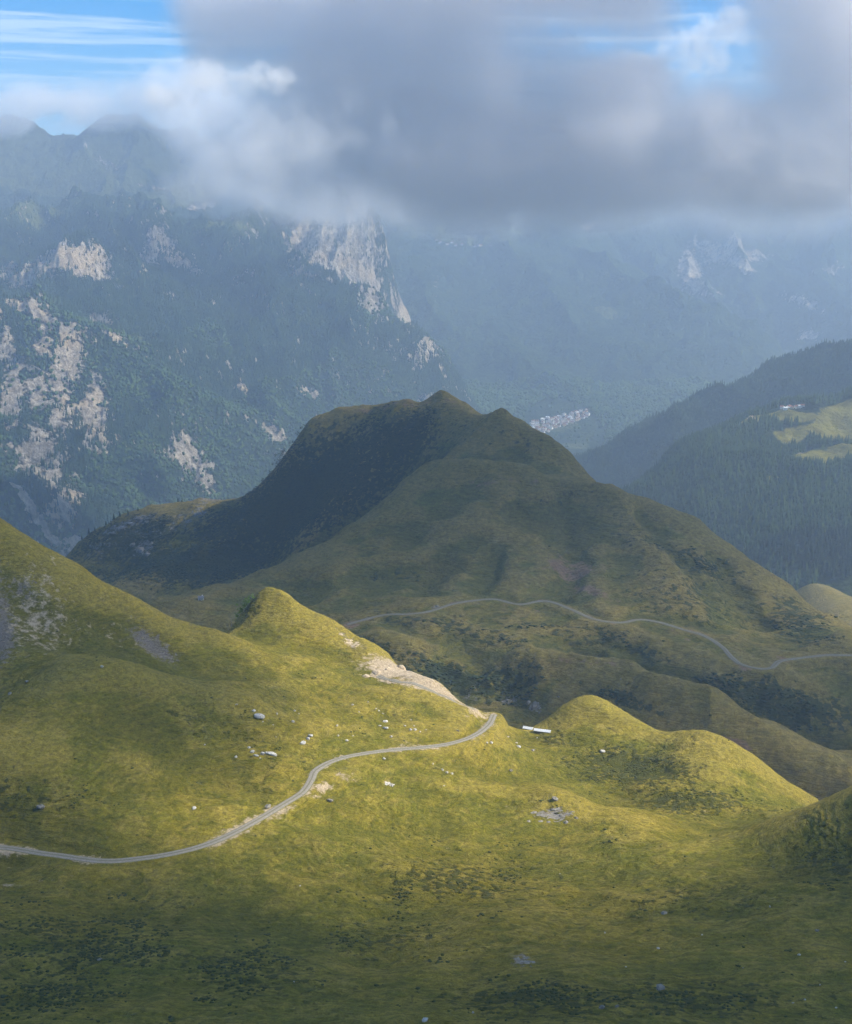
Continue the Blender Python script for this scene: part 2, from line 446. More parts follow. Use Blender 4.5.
def road_path(sheet, pix, y0, y1, step=2.0):
    pts = [sheet.cast(px, py, y0, y1) for px, py in pix]
    pts = np.array([p for p in pts if p is not None])
    # Catmull-Rom then smooth heights
    out = []
    Q = np.vstack([2*pts[0]-pts[1], pts, 2*pts[-1]-pts[-2]])
    for i in range(1, len(Q)-2):
        n = max(2, int(np.linalg.norm(Q[i+1]-Q[i])/step))
        for k in range(n):
            t = k/n
            out.append(.5*((2*Q[i]) + (-Q[i-1]+Q[i+1])*t + (2*Q[i-1]-5*Q[i]+4*Q[i+1]-Q[i+2])*t*t + (-Q[i-1]+3*Q[i]-3*Q[i+1]+Q[i+2])*t**3))
    out.append(pts[-1]); out = np.array(out)
    out[:, 2] = sheet.h(out[:, 0], out[:, 1])
    k = 15
    for c in range(3):
        s = np.pad(out[:, c], k, mode='edge') if c == 2 else None
        if c == 2: out[:, c] = np.convolve(s, np.ones(2*k+1)/(2*k+1), 'valid')
    return out

pixA = [(-150, 846), (-60, 850), (0, 853), (50, 856), (100, 858), (140, 858), (180, 852), (215, 841), (250, 824), (280, 808), (302, 794), (311, 780), (316, 769), (335, 760), (365, 753), (400, 748.5), (430, 746.5), (455, 743), (475, 734), (488, 726), (494, 718), (488, 712)]
pathA = road_path(A, pixA, 380, 760)
A.paths.append((pathA, 3.0, 9.0))
# worked ledge of the small quarry
pixQ = [(378, 676), (400, 682), (425, 688), (450, 699), (475, 710)]
pathQ = road_path(A, pixQ, 560, 760)

def ribbon(name, path, width, lift, sheet=None, cross=6, mat='gravel'):
    n = len(path)
    tg = np.gradient(path[:, :2], axis=0)
    for _ in range(3):
        tg[1:-1] = (tg[:-2]+tg[1:-1]*2+tg[2:])/4
    tg /= np.linalg.norm(tg, axis=1)[:, None]+1e-9
    nr = np.stack([tg[:, 1], -tg[:, 0]], -1)
    vs, uvs = [], []
    dist = np.concatenate([[0], np.cumsum(np.linalg.norm(np.diff(path[:, :2], axis=0), axis=1))])
    wv = width*(1+.12*fbm(dist, dist*0, 25, 2, 5))
    for j in range(cross+1):
        a = j/cross-.5
        xy = path[:, :2]+nr*(a*wv)[:, None]
        z = sheet.h(xy[:, 0], xy[:, 1]) + lift*(1-1.0*(abs(a)*2)**4) + (0.02)
        vs.append(np.column_stack([xy, z])); uvs.append(np.column_stack([np.full(n, j/cross), dist/width]))
    V = np.stack(vs, 1).reshape(-1, 3); UV = np.stack(uvs, 1).reshape(-1, 2)
    c = cross+1
    i = (np.arange(n-1)[:, None]*c + np.arange(cross)[None]).ravel()
    Fc = np.stack([i, i+1, i+c+1, i+c], -1)
    me = mesh_from(name, V, Fc, M[mat])
    uvl = me.uv_layers.new(name='UVMap')
    uvl.data.foreach_set('uv', UV[Fc.ravel()].astype(np.float32).ravel())
    o = link(bpy.data.objects.new(name, me)); o['kind'] = 'structure'
    return o

def verge(x, y, path, w, seed):
    """worn, gravelly shoulders of uneven width along a road"""
    f = np.zeros(x.size); xr, yr = x.ravel(), y.ravel()
    i = np.nonzero((xr > path[:, 0].min()-3*w) & (xr < path[:, 0].max()+3*w) & (yr > path[:, 1].min()-3*w) & (yr < path[:, 1].max()+3*w))[0]
    best = np.full(len(i), 1e9)
    for p in path: best = np.minimum(best, (xr[i]-p[0])**2+(yr[i]-p[1])**2)
    ww = w*np.clip(.75+1.5*perlin(xr[i]/22, yr[i]/22, seed), .45, 2.2)
    f[i] = np.exp(-best/(ww*ww))
    return f.reshape(x.shape)

def maskA(x, y, z):
    rock = blobs(A, [(152, 646, 38, 13, 38, 1.0), (2, 640, 20, 46, 0, 1.0), (22, 590, 28, 24, 30, .68), (60, 620, 26, 16, 35, .5), (350, 640, 28, 5, 32, .6), (553, 814, 24, 9, 0, .8), (520, 960, 14, 10, 0, .8),
                     (225, 835, 20, 5, -20, .4), (70, 845, 40, 4, 0, .3)], x, y, z, 240, 800)
    earth = blobs(A, [(395, 668, 34, 11, 12, 1.3), (425, 682, 30, 10, 22, 1.2), (450, 695, 24, 7, 28, .9), (40, 625, 44, 50, 0, .55), (90, 620, 30, 40, 30, .25), (120, 640, 50, 20, 30, .3), (384, 672, 20, 7, 15, 1.0), (410, 672, 22, 8, 5, 1.0), (425, 684, 22, 7, 22, .95), (447, 692, 22, 6, 28, .7), (478, 713, 16, 5, 20, .75), (322, 788, 14, 7, 0, .75), (280, 812, 22, 5, -25, .7), (215, 838, 26, 3, -15, .45), (345, 776, 14, 4, 10, .6),
                      (0, 885, 30, 3, 0, .6), (50, 880, 30, 2.5, 0, .5), (700, 815, 22, 6, 0, .35), (480, 805, 40, 6, 5, .25)], x, y, z, 240, 800)
    shrub = blobs(A, [(90, 940, 130, 46, 0, .5), (250, 970, 110, 34, 0, .5), (380, 940, 80, 26, 0, .45), (20, 800, 70, 30, 0, .45), (630, 770, 70, 22, 5, .9), (700, 800, 90, 16, 0, .7), (700, 1000, 160, 30, 0, .55), (540, 1000, 130, 26, 0, .7), (830, 870, 60, 40, 0, .55),
                      (470, 880, 110, 30, 0, .5), (240, 740, 120, 24, 20, .35), (560, 740, 40, 12, 0, .55), (250, 605, 10, 14, 0, .9), (700, 900, 120, 26, 0, .4), (30, 1000, 150, 26, 0, .45)], x, y, z, 240, 800)
    earth = np.maximum(earth, .85*verge(x, y, pathA, 4.0, 3))
    earth = np.maximum(earth, 1.0*verge(x, y, pathQ, 5.0, 4))
    return np.stack([rock, earth, shrub], -1)
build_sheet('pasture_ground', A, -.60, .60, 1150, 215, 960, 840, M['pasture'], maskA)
ribbon('gravel_road', pathA, 4.1, .16, A)
ribbon('gravel_track', pathQ, 3.8, .18, A)

# ------------------------------------------------------------------ CENTRAL HILL
skyB = [(60, 562, 1600), (75, 545, 1600), (130, 515, 1600), (200, 497, 1600), (255, 490, 1585), (285, 455, 1560), (310, 425, 1550), (350, 408, 1530), (400, 402, 1510), (430, 402, 1500), (445, 394, 1490), (465, 404, 1455), (488, 415, 1415), (510, 413, 1380),
        (560, 445, 1330), (610, 485, 1270), (680, 520, 1200), (740, 550, 1150), (800, 590, 1100), (852, 628, 1050), (950, 690, 980)]
inB = [(470, 440, 1350), (430, 470, 1310), (400, 487, 1275), (350, 525, 1215), (300, 555, 1170), (240, 578, 1125), (195, 592, 1100), (150, 603, 1080), (120, 612, 1080),
       (350, 480, 1440), (300, 520, 1440), (250, 545, 1450), (150, 575, 1450), (400, 440, 1450), (380, 450, 1455), (200, 545, 1500), (110, 570, 1520), (340, 440, 1500), (300, 470, 1510),
       (500, 500, 1195), (480, 477, 1235), (560, 489, 1215), (560, 470, 1260), (520, 450, 1310), (640, 520, 1165), (600, 560, 1085), (450, 560, 1105), (530, 540, 1120), (400, 540, 1150), (680, 580, 1040), (740, 600, 1030), (800, 635, 960),
       (345, 630, 950), (370, 618, 965), (420, 608, 985), (490, 600, 1000), (560, 607, 985), (640, 620, 950), (700, 640, 915), (735, 662, 882), (770, 668, 872), (845, 656, 895), (920, 655, 900),
       (300, 590, 1060), (250, 605, 1030), (350, 580, 1070), (700, 610, 985), (780, 640, 930),
       (480, 650, 915), (560, 660, 872), (600, 664, 862), (650, 688, 828), (700, 708, 802), (750, 728, 782), (790, 745, 768), (852, 772, 745), (940, 810, 720),
       (700, 674, 852), (750, 694, 836), (800, 718, 830), (852, 735, 828), (852, 690, 872), (930, 740, 820), (740, 672, 868), (755, 676, 862), (780, 676, 862), (760, 662, 884),
       (420, 640, 915), (380, 650, 900), (440, 680, 868), (520, 690, 850), (500, 720, 830), (560, 690, 840)]
hidB = behind(skyB, 90, 55) + behind([skyB[i] for i in range(0, len(skyB), 2)], 350, 330)
hidB += behind([(150, 603, 1080), (240, 578, 1125), (300, 555, 1170), (400, 487, 1275)], 70, 32)
hidB += [(x, 690, -425) for x in (-400, -250, -100, 50, 180)] + [(x, 640, -430) for x in (250, 400)] + [(-500, 900, -420), (-380, 850, -400), (-250, 850, -385), (-150, 800, -385), (-600, 1300, -480)]
ptsB = [tuple(P(*a)) for a in skyB+inB] + hidB
def noiseB(x, y, z):
    r = ridged(x*.9, y*.9, 150, 4, 21)
    steep = sstep(0, 150, y-1180)  # the shaded back bowl is rougher
    q = relief(x, y, [
        ([(430, 486, 1255), (480, 477, 1238), (520, 481, 1225), (560, 489, 1212), (610, 492, 1195), (650, 500, 1185), (690, 520, 1170)], 10, 26),
        ([(450, 470, 1292), (520, 468, 1288), (600, 478, 1272)], -8, 28), ([(500, 505, 1180), (560, 520, 1150), (620, 530, 1130)], -7, 24),
        ([(500, 500, 1195), (440, 545, 1125), (380, 560, 1110), (320, 575, 1095)], 7, 20), ([(620, 505, 1180), (660, 560, 1070), (690, 610, 985)], 7, 20),
        ([(560, 500, 1190), (575, 550, 1095), (560, 590, 1015)], -8, 15), ([(720, 560, 1100), (760, 620, 985)], -8, 16), ([(640, 520, 1165), (705, 585, 1030)], -6, 12), ([(440, 560, 1105), (420, 590, 1030)], -5, 12), ([(500, 545, 1110), (480, 585, 1030)], -5, 10),
        ([(535, 450, 1318), (520, 480, 1230)], 4, 16), ([(500, 425, 1372), (440, 465, 1325), (400, 488, 1278)], 6, 9), ([(580, 470, 1285), (600, 490, 1215)], -5, 12),
        ([(360, 420, 1520), (330, 470, 1480), (260, 530, 1440)], -9, 22), ([(400, 415, 1490), (370, 470, 1430), (300, 530, 1400)], 8, 18), ([(300, 450, 1530), (250, 500, 1500), (200, 550, 1470)], 8, 16), ([(430, 420, 1470), (410, 460, 1400)], -6, 12),
        ([(520, 655, 885), (560, 660, 872), (600, 664, 862), (650, 688, 828), (700, 708, 802), (750, 728, 782), (790, 745, 768), (852, 772, 745)], 8, 20),
        ([(600, 645, 900), (660, 662, 874), (710, 685, 846), (760, 705, 828), (852, 745, 812)], -17, 20), ([(450, 640, 925), (500, 665, 880), (520, 700, 845)], -6, 14), ([(380, 615, 965), (430, 650, 910), (460, 690, 860)], -5, 12)])
    return q + 2.2*(ridged(x, y, 70, 3, 29)-.7) + 4.0*fbm(x, y, 140, 3, 31) + (r-.8)*3.2 + 1.2*fbm(x, y, 25, 4, 36) + 1.0*steep*fbm(x, y, 18, 4, 39)
B = Sheet(ptsB, lam=5e-7, noise=noiseB, zmin=-760)
pixB = [(347, 628), (362, 620), (385, 616), (410, 613), (430, 609), (450, 604), (470, 601.5), (495, 600), (520, 602), (545, 604), (570, 610), (595, 616), (620, 620), (640, 619), (660, 623), (685, 632), (705, 638), (722, 646), (732, 658), (742, 666), (760, 669), (772, 668), (780, 661), (800, 659), (825, 657), (852, 656), (900, 655)]
pathB = road_path(B, pixB, 760, 1250, 3.0)
B.paths.append((pathB, 4.0, 13.0))
def maskB(x, y, z):
    rock = blobs(B, [(100, 545, 30, 14, -30, .6), (160, 530, 60, 16, -10, .55), (210, 500, 22, 7, -10, .7), (140, 520, 30, 8, -15, .75), (145, 545, 20, 8, 0, .7), (110, 530, 16, 6, -20, .7), (180, 515, 16, 5, 0, .6), (510, 700, 14, 9, 0, .8), (535, 708, 10, 8, 0, .85), (478, 690, 12, 8, 0, .55), (470, 700, 20, 10, 0, .5)], x, y, z, 740, 1750)
    earth = blobs(B, [(570, 572, 34, 14, 10, .8), (590, 590, 34, 8, 12, .7), (730, 742, 26, 6, 15, .85), (600, 664, 60, 4, 3, .6), (400, 402, 60, 5, 0, .55), (370, 412, 50, 8, -5, .45), (500, 480, 90, 5, 0, .45), (445, 402, 40, 7, 0, .5), (560, 610, 120, 4, 5, .35), (690, 640, 60, 3, 25, .4), (350, 625, 14, 6, 0, .8), (780, 660, 16, 4, 0, .7)], x, y, z, 740, 1750)
    shrub = blobs(B, [(130, 540, 80, 26, -15, .9), (300, 500, 160, 50, -25, 1.1), (200, 560, 120, 26, -8, 1.1), (400, 440, 60, 34, -25, 1.0), (460, 630, 120, 14, 10, .6), (700, 600, 80, 26, 25, .55), (800, 620, 50, 24, 30, .7), (780, 700, 90, 24, 15, 1.0), (560, 630, 110, 10, 5, .5), (640, 650, 50, 8, 20, .6),
                      (700, 560, 60, 18, 25, .6), (540, 500, 60, 14, 0, .4), (470, 680, 80, 16, 10, .9), (630, 700, 50, 10, 20, .8), (390, 575, 60, 8, 5, .4), (520, 440, 40, 14, 20, .4), (640, 540, 40, 12, 20, .5), (360, 640, 40, 8, 10, .8)], x, y, z, 740, 1750)
    earth = np.maximum(earth, .62*verge(x, y, pathB, 5.5, 6))
    return np.stack([rock, earth, shrub], -1)
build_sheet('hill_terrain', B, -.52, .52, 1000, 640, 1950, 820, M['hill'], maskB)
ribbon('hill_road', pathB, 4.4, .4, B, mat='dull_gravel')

# lit grassy shoulder at the right edge, beyond the hill
ptsF = [tuple(P(*a)) for a in [(815, 584, 1700), (835, 590, 1660), (852, 598, 1640), (900, 620, 1560), (852, 640, 1450), (820, 620, 1500), (900, 680, 1400), (960, 650, 1500)]] + behind([(790, 575, 1750), (815, 584, 1700), (852, 598, 1640), (900, 620, 1560), (980, 650, 1500)], 150, 90) + [tuple(P(760, 640, 1650)), tuple(P(720, 700, 1650))]
Fs = Sheet(ptsF, lam=1e-6, noise=lambda x, y, z: 3*fbm(x, y, 90, 4, 77), zmin=-760)
build_sheet('shoulder_terrain', Fs, .20, .60, 240, 1250, 2000, 160, M['hill'], lambda x, y, z: np.zeros(x.shape+(3,)))

# ------------------------------------------------------------------ LEFT MOUNTAIN
ctC = [(110, 118, 8000), (0, 122, 7500), (60, 143, 7800), (30, 130, 7600), (150, 132, 8100), (200, 150, 8200), (260, 165, 8300), (320, 190, 8300),
       (100, 180, 7000), (20, 190, 6800), (180, 195, 7000), (0, 236, 5900), (90, 207, 6050), (160, 216, 6100), (230, 214, 6150), (300, 216, 6100), (370, 225, 5950), (385, 250, 5800),
       (400, 330, 5250), (440, 367, 4950), (380, 312, 5300), (340, 290, 5420), (300, 240, 5850), (280, 260, 5650),
       (60, 241, 4850), (20, 272, 4700), (105, 270, 4800), (0, 262, 4850), (60, 275, 4700), (120, 262, 5200), (150, 250, 5500), (200, 260, 5400), (60, 225, 5500),
       (200, 300, 4900), (300, 330, 4800), (200, 400, 4100), (300, 400, 4400), (100, 350, 3950), (50, 320, 4000), (0, 300, 4150), (150, 330, 4500),
       (100, 430, 3600), (0, 400, 3550), (50, 500, 3080), (0, 480, 3100), (0, 540, 2800), (150, 480, 3480), (250, 470, 3800), (360, 400, 4600), (150, 560, 3150), (300, 460, 4050), (420, 420, 4650), (350, 450, 4300), (100, 380, 3800), (120, 420, 3700),
       (250, 560, 3500), (50, 620, 2700), (-150, 540, 2700), (-150, 400, 3500), (-150, 250, 4800), (-150, 150, 7000), (-250, 120, 7600)]
hidC = behind([(110, 118, 8000), (0, 122, 7500), (60, 143, 7800), (200, 150, 8200), (320, 190, 8300), (-150, 110, 7600)], 900, 500)
hidC += behind([(0, 236, 5900), (90, 207, 6050), (160, 216, 6100), (230, 214, 6150), (300, 216, 6100), (370, 225, 5950)], 250, 70)
hidC += behind([(385, 250, 5800), (400, 330, 5250), (440, 367, 4950)], 500, 300)
hidC += behind([(60, 241, 4850)], 180, 30)
hidC += [(330, 4800, -985), (520, 5000, -1010), (640, 5500, -1010), tuple(P(620, 500, 4200)), tuple(P(560, 330, 6800)), tuple(P(700, 380, 7500))]
ptsC = [tuple(P(*a)) for a in ctC] + hidC
def noiseC(x, y, z):
    wx = x + 90*fbm(x, y, 500, 2, 41); wy = y + 90*fbm(x, y, 500, 2, 43)
    r = ridged(wx*1.1, wy*.75, 620, 6, 51, .52)
    k = sstep(2600, 6500, y)
    amp = 58 + 40*k
    rough = fbm(x, y, 120, 6, 58, .6)
    far = 1-.3*sstep(6400, 7300, y)
    return (r-.75)*amp*far + rough*(9+14*k)*far
C = Sheet(ptsC, lam=2e-5, noise=noiseC, zmin=-900)
rockC = [(66, 254, 50, 17, 0, 1.2), (95, 262, 16, 22, 0, 1.0), (30, 275, 34, 10, -20, .9), (300, 240, 14, 26, 10, 1.0), (322, 255, 20, 30, 15, 1.0), (345, 245, 16, 24, 10, .95), (360, 275, 14, 34, -8, 1.05), (372, 300, 10, 18, -10, .9), (330, 232, 40, 12, 0, .9),
         (66, 365, 22, 40, 10, 1.15), (92, 425, 17, 32, -10, 1.2), (60, 410, 24, 44, 0, .8), (36, 390, 18, 36, 0, .95), (12, 410, 16, 46, 0, 1.1), (38, 455, 24, 34, 20, 1.05), (52, 478, 14, 28, 0, .9), (70, 492, 18, 20, -20, .9), (5, 350, 16, 34, 0, .8), (45, 320, 20, 18, 0, .85), (48, 345, 20, 18, 0, .85),
         (20, 490, 34, 4.5, 32, 1.4), (190, 462, 24, 14, 50, 1.0), (205, 482, 16, 7, 40, 1.0), (275, 435, 18, 9, 50, .95), (268, 428, 10, 9, 0, .8), (310, 395, 14, 7, 40, .75), (240, 385, 14, 7, 40, .7), (25, 305, 34, 11, 20, .95), (10, 275, 20, 16, 0, .9), (180, 262, 40, 11, 30, .85), (150, 262, 16, 22, 20, .75), (100, 320, 18, 14, 0, .75), (115, 335, 24, 7, 30, .75),
         (430, 345, 14, 20, 60, .85), (410, 320, 12, 14, 0, .7), (200, 205, 36, 9, 0, .6), (160, 190, 40, 6, 10, .5), (110, 165, 40, 7, 10, .45), (70, 545, 20, 8, -40, .8), (420, 400, 12, 8, 0, .5)]
meadC = [(140, 340, 12, 8, 20, .8), (60, 180, 90, 26, 0, .75), (170, 200, 90, 16, 0, .8), (30, 215, 60, 18, 0, .8), (100, 150, 90, 20, 0, .7), (230, 225, 60, 10, 0, .6), (100, 228, 70, 12, 0, .5), (50, 530, 30, 12, 0, .5), (0, 345, 30, 20, 0, .4)]
def maskC(x, y, z):
    gy, gx = np.gradient(z); 
    rock = blobs(C, rockC, x, y, z, 2500, 8600)
    # slope taken from the surface itself
    dx = np.gradient(x, axis=1); zx = np.gradient(z, axis=1)/dx
    dy = np.gradient(y, axis=0); zy = (np.gradient(z, axis=0) - zx*np.gradient(x, axis=0))/dy
    sl = np.sqrt(zx**2+zy**2)
    rock = np.clip(rock + .45*sstep(1.15, 2.0, sl)*(1-sstep(6200, 6900, y)), 0, 1.2)
    high = sstep(-120, 350, z)
    rock = np.clip(rock + high*.10, 0, 1.2)
    mead = np.clip(blobs(C, meadC, x, y, z, 2500, 8600) + high*.5, 0, 1)
    return np.stack([rock, mead, x*0], -1)
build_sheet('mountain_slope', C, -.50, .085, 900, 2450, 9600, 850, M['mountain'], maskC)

# ------------------------------------------------------------------ BACK WALL OF THE VALLEY
ctD = [(300, 230, 8200), (400, 225, 8000), (480, 225, 7900), (480, 242, 7500), (420, 242, 7500), (560, 215, 8000), (600, 235, 7700), (640, 262, 7300), (700, 300, 6900), (740, 325, 6700), (775, 345, 6500), (500, 330, 6300), (600, 340, 6150), (560, 390, 5550), (480, 385, 5600), (640, 385, 5600), (720, 372, 5900), (450, 320, 6400),
       (500, 280, 6900), (600, 290, 6750), (600, 250, 7500), (530, 425, 5050), (570, 420, 5120), (587, 412, 5230), (560, 435, 4950), (600, 445, 4820), (620, 480, 4400), (640, 420, 5100), (600, 405, 5350), (690, 400, 5300), (440, 400, 5200), (560, 470, 4400), (480, 480, 4200),
       (560, 130, 9000), (420, 130, 9000), (300, 130, 9300), (850, 400, 5600)]
hidD = behind([(640, 262, 7300), (700, 300, 6900), (775, 345, 6500)], 450, 160) + [tuple(P(560, 130, 9900)), tuple(P(850, 420, 6600)), tuple(P(950, 400, 6500)), tuple(P(200, 300, 8500)), tuple(P(950, 440, 5400))]
ptsD = [tuple(P(*a)) for a in ctD] + hidD
def noiseD(x, y, z):
    wx = x + 120*fbm(x, y, 700, 2, 61); wy = y + 120*fbm(x, y, 700, 2, 63)
    r = ridged(wx*1.25, wy*.6, 800, 6, 71, .45)
    flat = sstep(5050, 6200, y)
    q = P(562, 424, 5080); vil = 1-.9*np.exp(-((x-q[0])**2+(y-q[1])**2)/400**2)
    return ((r-.75)*(10+62*flat) + fbm(x, y, 150, 5, 78, .6)*(5+16*flat))*vil
D = Sheet(ptsD, lam=2e-5, noise=noiseD, zmin=-900)
def maskD(x, y, z):
    rock = blobs(D, [(600, 228, 26, 8, 25, .8), (622, 238, 20, 5, 30, .7), (540, 400, 14, 5, 0, .2), (436, 280, 5, 40, 5, .45), (500, 240, 40, 5, 0, .4)], x, y, z, 4200, 9500)
    mead = blobs(D, [(465, 240, 60, 7, 5, .95), (420, 232, 40, 8, 0, .8), (520, 232, 30, 6, 0, .7), (607, 311, 13, 6, 0, 1.0), (622, 279, 5, 3, 0, .9), (560, 425, 36, 12, -8, .7), (575, 447, 20, 6, 0, .7), (580, 455, 8, 3, 0, .9), (490, 398, 12, 6, 0, .6), (436, 300, 4, 40, 5, .5), (455, 215, 60, 8, 0, .6)], x, y, z, 4200, 9500)
    return np.stack([rock, mead, x*0], -1)
build_sheet('valley_wall_terrain', D, -.20, .50, 800, 4150, 9900, 600, M['far_mountain'], maskD)

ctG = [(640, 215, 9600), (700, 215, 9800), (850, 215, 9500), (760, 215, 9700), (700, 270, 9000), (740, 290, 8700), (790, 330, 8000), (850, 330, 7600), (850, 290, 8300), (780, 260, 9000), (850, 360, 7200), (700, 340, 8100), (640, 300, 8800), (760, 185, 10600), (600, 185, 10700), (950, 195, 9500), (950, 330, 7400), (900, 185, 10600), (820, 380, 6900), (700, 420, 7000)]
ptsG = [tuple(P(a[0], a[1], a[2]*.86)) for a in ctG]
G_ = Sheet(ptsG, lam=2e-5, noise=lambda x, y, z: (ridged(x*1.2, y*.6, 900, 6, 81, .52)-.75)*120 + fbm(x, y, 150, 5, 88, .6)*20, zmin=-900)
def maskG(x, y, z):
    rock = blobs(G_, [(690, 268, 16, 20, -20, 1.0), (715, 250, 30, 12, 20, .95), (740, 262, 24, 10, 30, .9), (700, 288, 16, 9, 30, 1.0), (740, 240, 46, 12, 0, .85), (800, 300, 34, 9, 20, .75), (810, 335, 16, 9, 0, .85), (830, 270, 20, 8, 0, .7)], x, y, z, 5600, 9300)
    mead = blobs(G_, [(765, 355, 12, 5, 0, .9), (730, 300, 20, 6, 30, .6), (800, 320, 30, 8, 0, .5)], x, y, z, 5600, 9300)
    return np.stack([rock, mead, x*0], -1)
build_sheet('far_mountain_terrain', G_, .02, .50, 640, 5700, 9300, 460, M['far_mountain'], maskG)

# ------------------------------------------------------------------ RIGHT RIDGES
skE = [(852, 342, 3900), (800, 360, 3850), (740, 384, 3800), (690, 404, 3780), (640, 424, 3720), (605, 446, 3680), (585, 458, 3650), (940, 310, 3950)]
ctE = [(620, 490, 3350), (660, 470, 3400), (720, 430, 3500), (800, 410, 3500), (852, 400, 3500), (600, 480, 3450), (640, 520, 3150), (700, 480, 3250), (940, 400, 3500), (560, 480, 3550), (780, 480, 3200)]
ptsE = [tuple(P(*a)) for a in skE+ctE] + behind(skE, 300, 170) + [tuple(P(560, 560, 3300)), tuple(P(500, 500, 3700))]
noiseE = lambda x, y, z: (ridged(x, y*.8, 420, 5, 91, .52)-.75)*38 + fbm(x, y, 90, 5, 98, .6)*8
E1 = Sheet(ptsE, lam=2e-5, noise=noiseE, zmin=-880)
build_sheet('dark_ridge_terrain', E1, .02, .50, 480, 2950, 4500, 380, M['mountain'], lambda x, y, z: np.zeros(x.shape+(3,)))

skH = [(852, 396, 2750), (825, 402, 2760), (795, 406, 2780), (765, 412, 2760), (740, 417, 2730), (700, 440, 2680), (660, 466, 2640), (632, 488, 2600), (940, 380, 2750)]
ctH = [(800, 425, 2620), (852, 430, 2600), (740, 450, 2480), (790, 450, 2470), (852, 460, 2400), (820, 455, 2430), (700, 490, 2350), (660, 520, 2300), (760, 500, 2230), (852, 500, 2180), (800, 540, 2050), (740, 550, 2100), (680, 560, 2150), (852, 570, 1980), (600, 560, 2300), (640, 600, 2100), (940, 460, 2350), (940, 560, 1950), (800, 620, 1880)]
ptsH = [tuple(P(*a)) for a in skH+ctH] + behind(skH, 200, 120) + [tuple(P(560, 520, 2600))]
Hs = Sheet(ptsH, lam=1e-5, noise=lambda x, y, z: (ridged(x, y, 260, 4, 101)-.75)*14 + fbm(x, y, 60, 4, 108)*4, zmin=-860)
def maskH(x, y, z):
    mead = blobs(Hs, [(792, 414, 26, 6, 0, 1.2), (752, 420, 14, 4, -10, 1.0), (845, 410, 30, 12, -10, 1.0), (835, 432, 44, 14, 0, 1.0), (790, 436, 26, 10, 0, .9), (820, 456, 30, 8, 0, 1.2), (845, 452, 24, 10, 0, 1.2), (785, 448, 16, 5, 0, .8), (775, 478, 14, 4, 0, .7), (840, 475, 10, 6, 0, .4), (760, 485, 10, 4, 0, .6)], x, y, z, 1850, 3000)
    rock = blobs(Hs, [(751, 418, 5, 5, 0, .9), (800, 453, 10, 2, 0, .5)], x, y, z, 1850, 3000)
    return np.stack([rock, mead, x*0], -1)
mh = mountain_material('ridge_slope', c_mead=(.25, .225, .04))
build_sheet('wooded_slope_terrain', Hs, .06, .50, 480, 1850, 3200, 400, mh, maskH)

# valley floor: one sheet to the horizon
me = mesh_from('valley_floor', np.array([[-7000, -2500, -905], [7000, -2500, -905], [7000, 10700, -905], [-7000, 10700, -905]]), np.array([[0, 1, 2, 3]]), M['far_mountain'])
set_attr(me, 'mask', np.tile([0, .5, 0, 1.0], (4, 1)))
o = link(bpy.data.objects.new('valley_floor', me)); o['kind'] = 'structure'
#==PART2==

# ------------------------------------------------------------------ THINGS
def put(name, me, loc, rot=(0, 0, 0), sc=(1, 1, 1), **kw):
    o = link(bpy.data.objects.new(name, me)); o.location = loc; o.rotation_euler = rot; o.scale = sc
    tag(o, **kw); return o

def rock_mesh(name, seed, mat, flat=.7, sub=3, angular=1.0):
    bm = bmesh.new(); bmesh.ops.create_icosphere(bm, subdivisions=sub, radius=.5)
    r = np.random.default_rng(seed)
    pl = [(v/np.linalg.norm(v), r.uniform(.30, .46)) for v in r.normal(size=(11, 3))]
    for v in bm.verts:
        p = np.array(v.co)
        for nv, d in pl:                      # broken faces
            k = p@nv
            if k > d: p = p-nv*(k-d)*angular
        p = p*(1+.10*perlin(p[0]*4+seed, p[1]*4+p[2]*3)+.05*perlin(p[0]*11+seed, p[1]*11+p[2]*9))
        v.co = (p[0], p[1], p[2]*flat)
    me = bpy.data.meshes.new(name); bm.to_mesh(me); bm.free(); me.materials.append(mat); return me

ROCKS = [rock_mesh('boulder', s, M['boulder'], f) for s, f in ((1, .75), (2, .6), (3, .9), (4, .55))]
DROCKS = [rock_mesh('rock', s, M['grey_rock'], f) for s, f in ((11, .75), (12, .6))]

def place_rock(px, py, wpx, label, group=None, dark=False, asp=1.0, sheet=None, y0=240, y1=800, name='boulder'):
    sheet = sheet or A
    c = sheet.cast(px, py, y0, y1)
    if c is None: return
    s = wpx*c[1]/F*1.0
    me = random.choice(DROCKS if dark else ROCKS)
    put(name, me, (c[0], c[1], c[2]+s*.10), (random.uniform(-.3, .3), random.uniform(-.3, .3), random.uniform(0, 6.3)), (s, s*random.uniform(.6, .95), s*random.uniform(.6, .9)*asp),
        label=label, cat='boulder', group=group)

